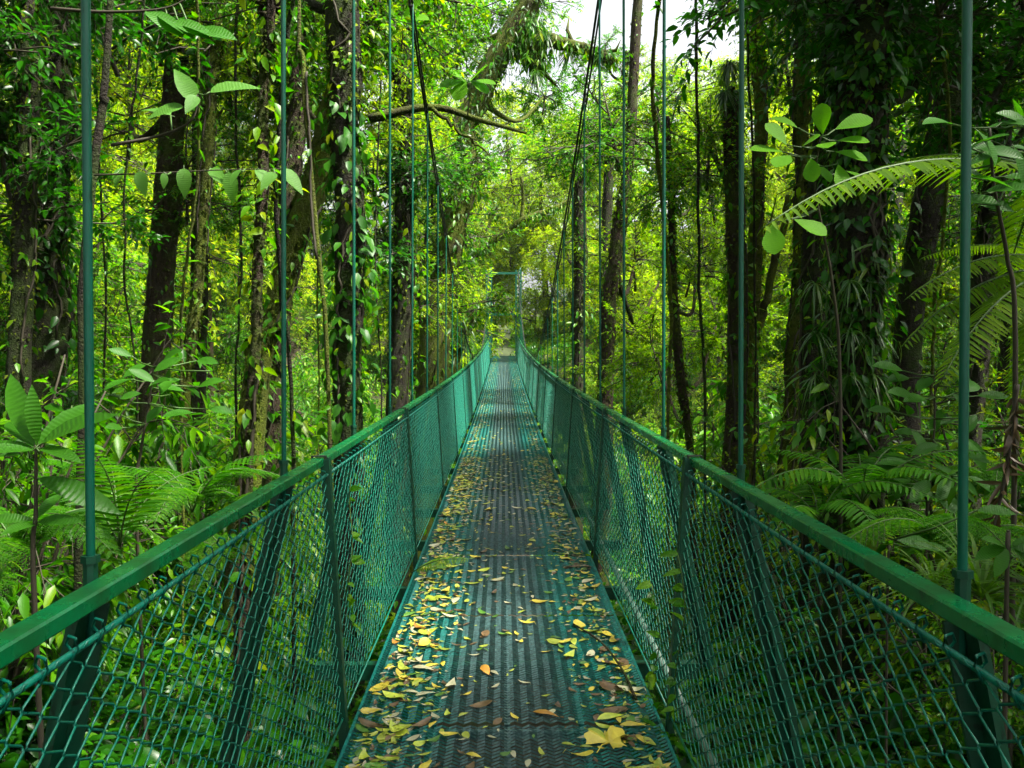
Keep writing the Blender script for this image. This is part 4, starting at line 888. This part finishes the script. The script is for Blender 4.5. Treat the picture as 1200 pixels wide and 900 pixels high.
def gn_scatter(name, pts, coll, smin, smax, label, tilt=.25, seed=0):
    me = bpy.data.meshes.new(name); me.from_pydata([tuple(p) for p in pts], [], [])
    o = link(name, me); tag(o, label, 'plants', kind='stuff')
    ng = bpy.data.node_groups.new(name, 'GeometryNodeTree')
    ng.interface.new_socket('Geometry', in_out='INPUT', socket_type='NodeSocketGeometry'); ng.interface.new_socket('Geometry', in_out='OUTPUT', socket_type='NodeSocketGeometry')
    n = ng.nodes; l = ng.links
    gi = n.new('NodeGroupInput'); go = n.new('NodeGroupOutput'); ip = n.new('GeometryNodeInstanceOnPoints'); ci = n.new('GeometryNodeCollectionInfo')
    ci.inputs[0].default_value = coll; ci.inputs['Separate Children'].default_value = True; ci.inputs['Reset Children'].default_value = True
    ip.inputs['Pick Instance'].default_value = True
    rv = n.new('FunctionNodeRandomValue'); rv.data_type = 'FLOAT_VECTOR'; rv.inputs[0].default_value = (-tilt, -tilt, 0); rv.inputs[1].default_value = (tilt, tilt, 6.283); rv.inputs['Seed'].default_value = seed
    rs = n.new('FunctionNodeRandomValue'); rs.data_type = 'FLOAT'; rs.inputs[2].default_value = smin; rs.inputs[3].default_value = smax; rs.inputs['Seed'].default_value = seed + 1
    ri = n.new('FunctionNodeRandomValue'); ri.data_type = 'INT'; ri.inputs[4].default_value = 0; ri.inputs[5].default_value = len(coll.objects) - 1; ri.inputs['Seed'].default_value = seed + 2
    l.new(gi.outputs[0], ip.inputs['Points']); l.new(ci.outputs[0], ip.inputs['Instance']); l.new(ri.outputs[2], ip.inputs['Instance Index'])
    l.new(rv.outputs[0], ip.inputs['Rotation']); l.new(rs.outputs[1], ip.inputs['Scale']); l.new(ip.outputs[0], go.inputs[0])
    md = o.modifiers.new('scatter', 'NODES'); md.node_group = ng
    return o
r = np.random.default_rng(12)
for sd, nm in ((-1, 'left'), (1, 'right')):
    pts = []
    while len(pts) < 6500:
        y = r.uniform(0, 1) ** 1.3 * 78 + .3; x = sd * ((1.15 if y < 46 else .75) + r.uniform(0, 1) ** 1.3 * (6 + .75 * y))
        if y < 4.5 and r.random() < .45: continue
        pts.append((x, y, gz(x, y) - .02))
    gn_scatter('ground_cover', [p for p in pts if p[1] >= 7.5], protos, .6, 1.5, f'low leafy ground cover on the {nm} bank farther along the bridge', seed=3 + sd)
    gn_scatter('ground_cover', [p for p in pts if p[1] < 7.5], shade_toned_protos, .6, 1.4, f'dark low ground cover on the {nm} bank beside the near railing', seed=13 + sd)
for sd, nm in ((-1, 'left'), (1, 'right')):
    pts = []; tc_ = bpy.data.collections.new('thicket_kinds')
    for k in (('small', 'glossy', 'drooping') if sd < 0 else ('small', 'lime', 'drooping')): tc_.objects.link(bpy.data.objects.new('thicket', SH[k][1]))
    while len(pts) < 330:
        y = 9 + r.uniform(0, 1) * 60; x = sd * ((3.2 if y < 47 else 1.8) + r.uniform(0, 1) ** 1.1 * (4 + .55 * y)); pts.append((x, y, gz(x, y) - .1))
    gn_scatter('undergrowth', pts, tc_, .7, 1.5, f'dense mass of leafy undergrowth deep in the wood {nm} of the bridge', .2, 31 + sd)
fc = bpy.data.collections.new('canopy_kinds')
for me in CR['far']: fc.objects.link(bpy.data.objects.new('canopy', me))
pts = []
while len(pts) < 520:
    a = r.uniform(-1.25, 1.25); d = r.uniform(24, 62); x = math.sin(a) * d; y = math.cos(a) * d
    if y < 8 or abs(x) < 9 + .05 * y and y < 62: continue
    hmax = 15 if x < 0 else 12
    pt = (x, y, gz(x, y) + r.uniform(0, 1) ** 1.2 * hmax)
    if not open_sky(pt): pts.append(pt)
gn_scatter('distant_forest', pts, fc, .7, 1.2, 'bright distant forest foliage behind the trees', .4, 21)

# ------------------------------------------------------------------ fallen leaves on the deck
def fallen_mesh(T, wid, curl, seed, mat, twist=.3):
    tv, tf = T; r = np.random.default_rng(seed); u, v = tv[:, 0] - .5, tv[:, 1] * wid
    z = curl * (u * u * 2 + np.abs(v) / max(wid, .01) * .35) + twist * u * v + .02
    mb = MB(); mb.add(np.stack([u, v + .25 * curl * np.sin(u * 3), z - z.min() + .015], -1), tf); mb.tube([(-.5, 0, z[0] - z.min() + .015), (-.62, .02, .03)], .012, 4)
    return mb.mesh('fallen_leaf', [mat])
FM = {}
for ci_, (cn, mt) in enumerate(LIT.items()):
    FM[cn] = [fallen_mesh(TLAN, .3, .3, ci_, mt, .6), fallen_mesh(TOVA, .48, .2, ci_ + 9, mt, -.5), fallen_mesh(TLAN, .36, -.25, ci_ + 20, mt, -.6), fallen_mesh(TOBO, .5, .35, ci_ + 30, mt, .8)]
r = np.random.default_rng(77)
cols = ['yellow', 'yellow green', 'green', 'brown', 'pale', 'orange']; pr = [.2, .36, .14, .11, .16, .03]
def deck_xy(y):
    u = r.random()
    if u < .46: x = -.57 + abs(r.normal(0, .16))
    elif u < .78: x = .57 - abs(r.normal(0, .13))
    else: x = r.uniform(-.5, .5)
    return max(-.575, min(.575, x))
def on_deck(x, y, s, rz): return Matrix.Translation((x, y, deckz(y) + .004)) @ Matrix.Rotation(rz, 4, 'Z') @ Matrix.Rotation(r.normal(0, .12), 4, 'X') @ Matrix.Scale(s, 4)
for q in range(298):
    y = 2.9 + 7.2 * r.random() ** 1.15; x = deck_xy(y); c = cols[r.choice(6, p=pr)]
    sz = r.uniform(.06, .13)
    o = link('fallen_leaf', FM[c][r.integers(0, 4)], None, on_deck(x, y, sz, r.uniform(0, 6.28)))
    where = 'left edge' if x < -.3 else ('right edge' if x > .3 else 'worn middle')
    stretch = 'before the first post pair' if y < 3.4 else ('just past the first post pair' if y < 4.8 else ('just before the second post pair' if y < 6.2 else ('just past the second post pair' if y < 7.6 else 'toward the third post pair')))
    what = f"{'large' if sz > .095 else 'small'} {c} fallen leaf on the deck's {where} {stretch}"
    tag(o, what, 'leaf', what.replace('leaf', 'leaves'))
mb = MB()
for cn in ('yellow', 'yellow green', 'brown', 'pale', 'green'):
    mb = MB(); n = {'yellow': 600, 'yellow green': 1500, 'brown': 900, 'pale': 900, 'green': 500}[cn]
    for q in range(n):
        if r.random() < .62: y = 2.6 + 9 * r.random(); x = deck_xy(y); s = r.uniform(.02, .07)
        else: y = 9 + 34 * r.random() ** 1.4; x = deck_xy(y); s = r.uniform(.035, .085)
        Mx = on_deck(x, y, s, r.uniform(0, 6.28)); src = FM[cn][r.integers(0, 3)]
        v = [tuple(Mx @ w.co) for w in src.vertices]; mb.add(v, [tuple(p.vertices) for p in src.polygons])
    tag(link('leaf_litter', mb.mesh('leaf_litter', [LIT[cn]])), f'scatter of {cn} leaf litter strewn over the deck', 'leaf litter', kind='stuff')
# big lobed yellow leaf in the foreground
def lobed(label, x, y, s, rz, mat):
    ang = np.linspace(-2.4, 2.4, 49); rr_ = .35 + .65 * np.abs(np.cos(ang * 1.55)) ** 1.3 * (1 - .12 * np.abs(ang)); rr_ *= 1 + .08 * np.sin(ang * 17)
    v = [(0, 0, .05)]; f = []
    for k, (a, q) in enumerate(zip(ang, rr_)):
        for w in (.5, 1.0): v.append((math.cos(a) * q * w, math.sin(a) * q * w, .05 + .16 * w * math.sin(a * 2.6) ** 2 + .1 * math.sin(5 * a) * w + .05))
    for k in range(48): a = 1 + 2 * k; f += [(0, a, a + 2), (a, a + 1, a + 3, a + 2)]
    M = Matrix.Translation((x, y, deckz(y) + .005)) @ Matrix.Rotation(rz, 4, 'Z') @ Matrix.Scale(s, 4)
    root = empty('lobed_leaf', (x, y, deckz(y)), label, 'leaf'); mb = MB(); mb.add(v, f); link('blade', mb.mesh('blade', [mat]), root, M)
    mb = MB(); mb.tube([(0, 0, .06), (-.4, .05, .1), (-.85, -.03, .02)], [.03, .025, .02], 6); link('stalk', mb.mesh('stalk', [LIT['yellow']]), root, M)
pd = P(712, 880, 3.25); lobed('large yellow lobed leaf lying at the bottom right of the deck', pd.x, 3.2, .11, .9, LIT['yellow'])
pd = P(505, 642, 6.2)
fr = link('frond_sprig', FR['tree'], None, leaf_M((-.62, 5.6, deckz(5.6) + .03), (.8, -.45, .4), (-.2, -.5, .9), .45)); tag(fr, 'bright green fern sprig poking over the left deck edge', 'fern sprig')
for k, (x, y, s) in enumerate([(.63, 3.35, .13), (.62, 3.6, .1), (.63, 4.3, .12), (.62, 6.2, .1)]):
    strap_tuft('edge_weed', ['dark weed at the right deck edge nearest the camera', 'small weed at the right deck edge by the first post', 'weed at the right deck edge beyond the first post', 'weed in the right deck gap farther along'][k], (x, y, deckz(y) - .05), 10, s * 1.6, .018, LM['mid'], 90 + k)
mb = MB(); mb.tube(spline([np.array((.36, 4.55, deckz(4.5) + .03)), np.array((.47, 4.2, deckz(4.2) + .05)), np.array((.53, 3.9, deckz(3.9) + .03)), np.array((.55, 3.6, deckz(3.6) + .012))], 14), np.linspace(.004, .007, 14), 6)
tag(link('fallen_twig', mb.mesh('fallen_twig', [BM['brown']])), 'thin curved brown twig lying by the right deck edge', 'twig')

# ------------------------------------------------------------------ thin mist hanging in the wood
mb = MB(); mb.box((-200, -80, -8), (200, 300, 42)); hz = mb.mesh('haze', [], False)
m = bpy.data.materials.new('haze'); m.use_nodes = True; m.node_tree.nodes.clear()
v = m.node_tree.nodes.new('ShaderNodeVolumePrincipled'); v.inputs['Color'].default_value = (.95, 1.0, .93, 1); v.inputs['Density'].default_value = .00022; v.inputs['Anisotropy'].default_value = .3
o_ = m.node_tree.nodes.new('ShaderNodeOutputMaterial'); m.node_tree.links.new(v.outputs[0], o_.inputs['Volume'])
hz.materials.append(m); tag(link('haze', hz), 'thin pale mist in the air over the far end', 'haze', kind='stuff')

def creeper(label, x, y, z0, z1, n, seed):
    r = np.random.default_rng(seed); k = 14; t = np.linspace(0, 1, k)
    path = np.stack([x + .012 * np.sin(t * 9 + seed), y + .05 * np.sin(t * 5 + seed), z0 + (z1 - z0) * t], -1)
    root = empty('creeper', Vector(path[0]), label, 'creeper'); mb = MB(); mb.tube(path, .0025, 5); link('stem', mb.mesh('stem', [STEM]), root)
    i_ = r.integers(0, k, n); mb = MB(); sd = -math.copysign(1, x)
    mb.leaves(path[i_], np.stack([sd * r.uniform(.2, 1, n), r.normal(0, .7, n), r.normal(-.1, .4, n)], -1), np.array([0, -.5, 1.0]) + r.normal(0, .3, (n, 3)), r.uniform(.035, .08, n), r.uniform(.02, .045, n), TOVA, 0, .25); o = link('leaves', mb.mesh('leaves', [LM['mid']]), root)
creeper('small creeper climbing through the right mesh beside the first post', .665, 3.28, deckz(3.3) - .1, .75, 22, 1)
creeper('small creeper poking through the right mesh beyond the first post', .66, 3.75, deckz(3.7) - .1, .5, 16, 2)
creeper('small creeper climbing the left mesh past the first post', -.68, 3.7, deckz(3.7) + .3, .98, 14, 3)
settle_labels()
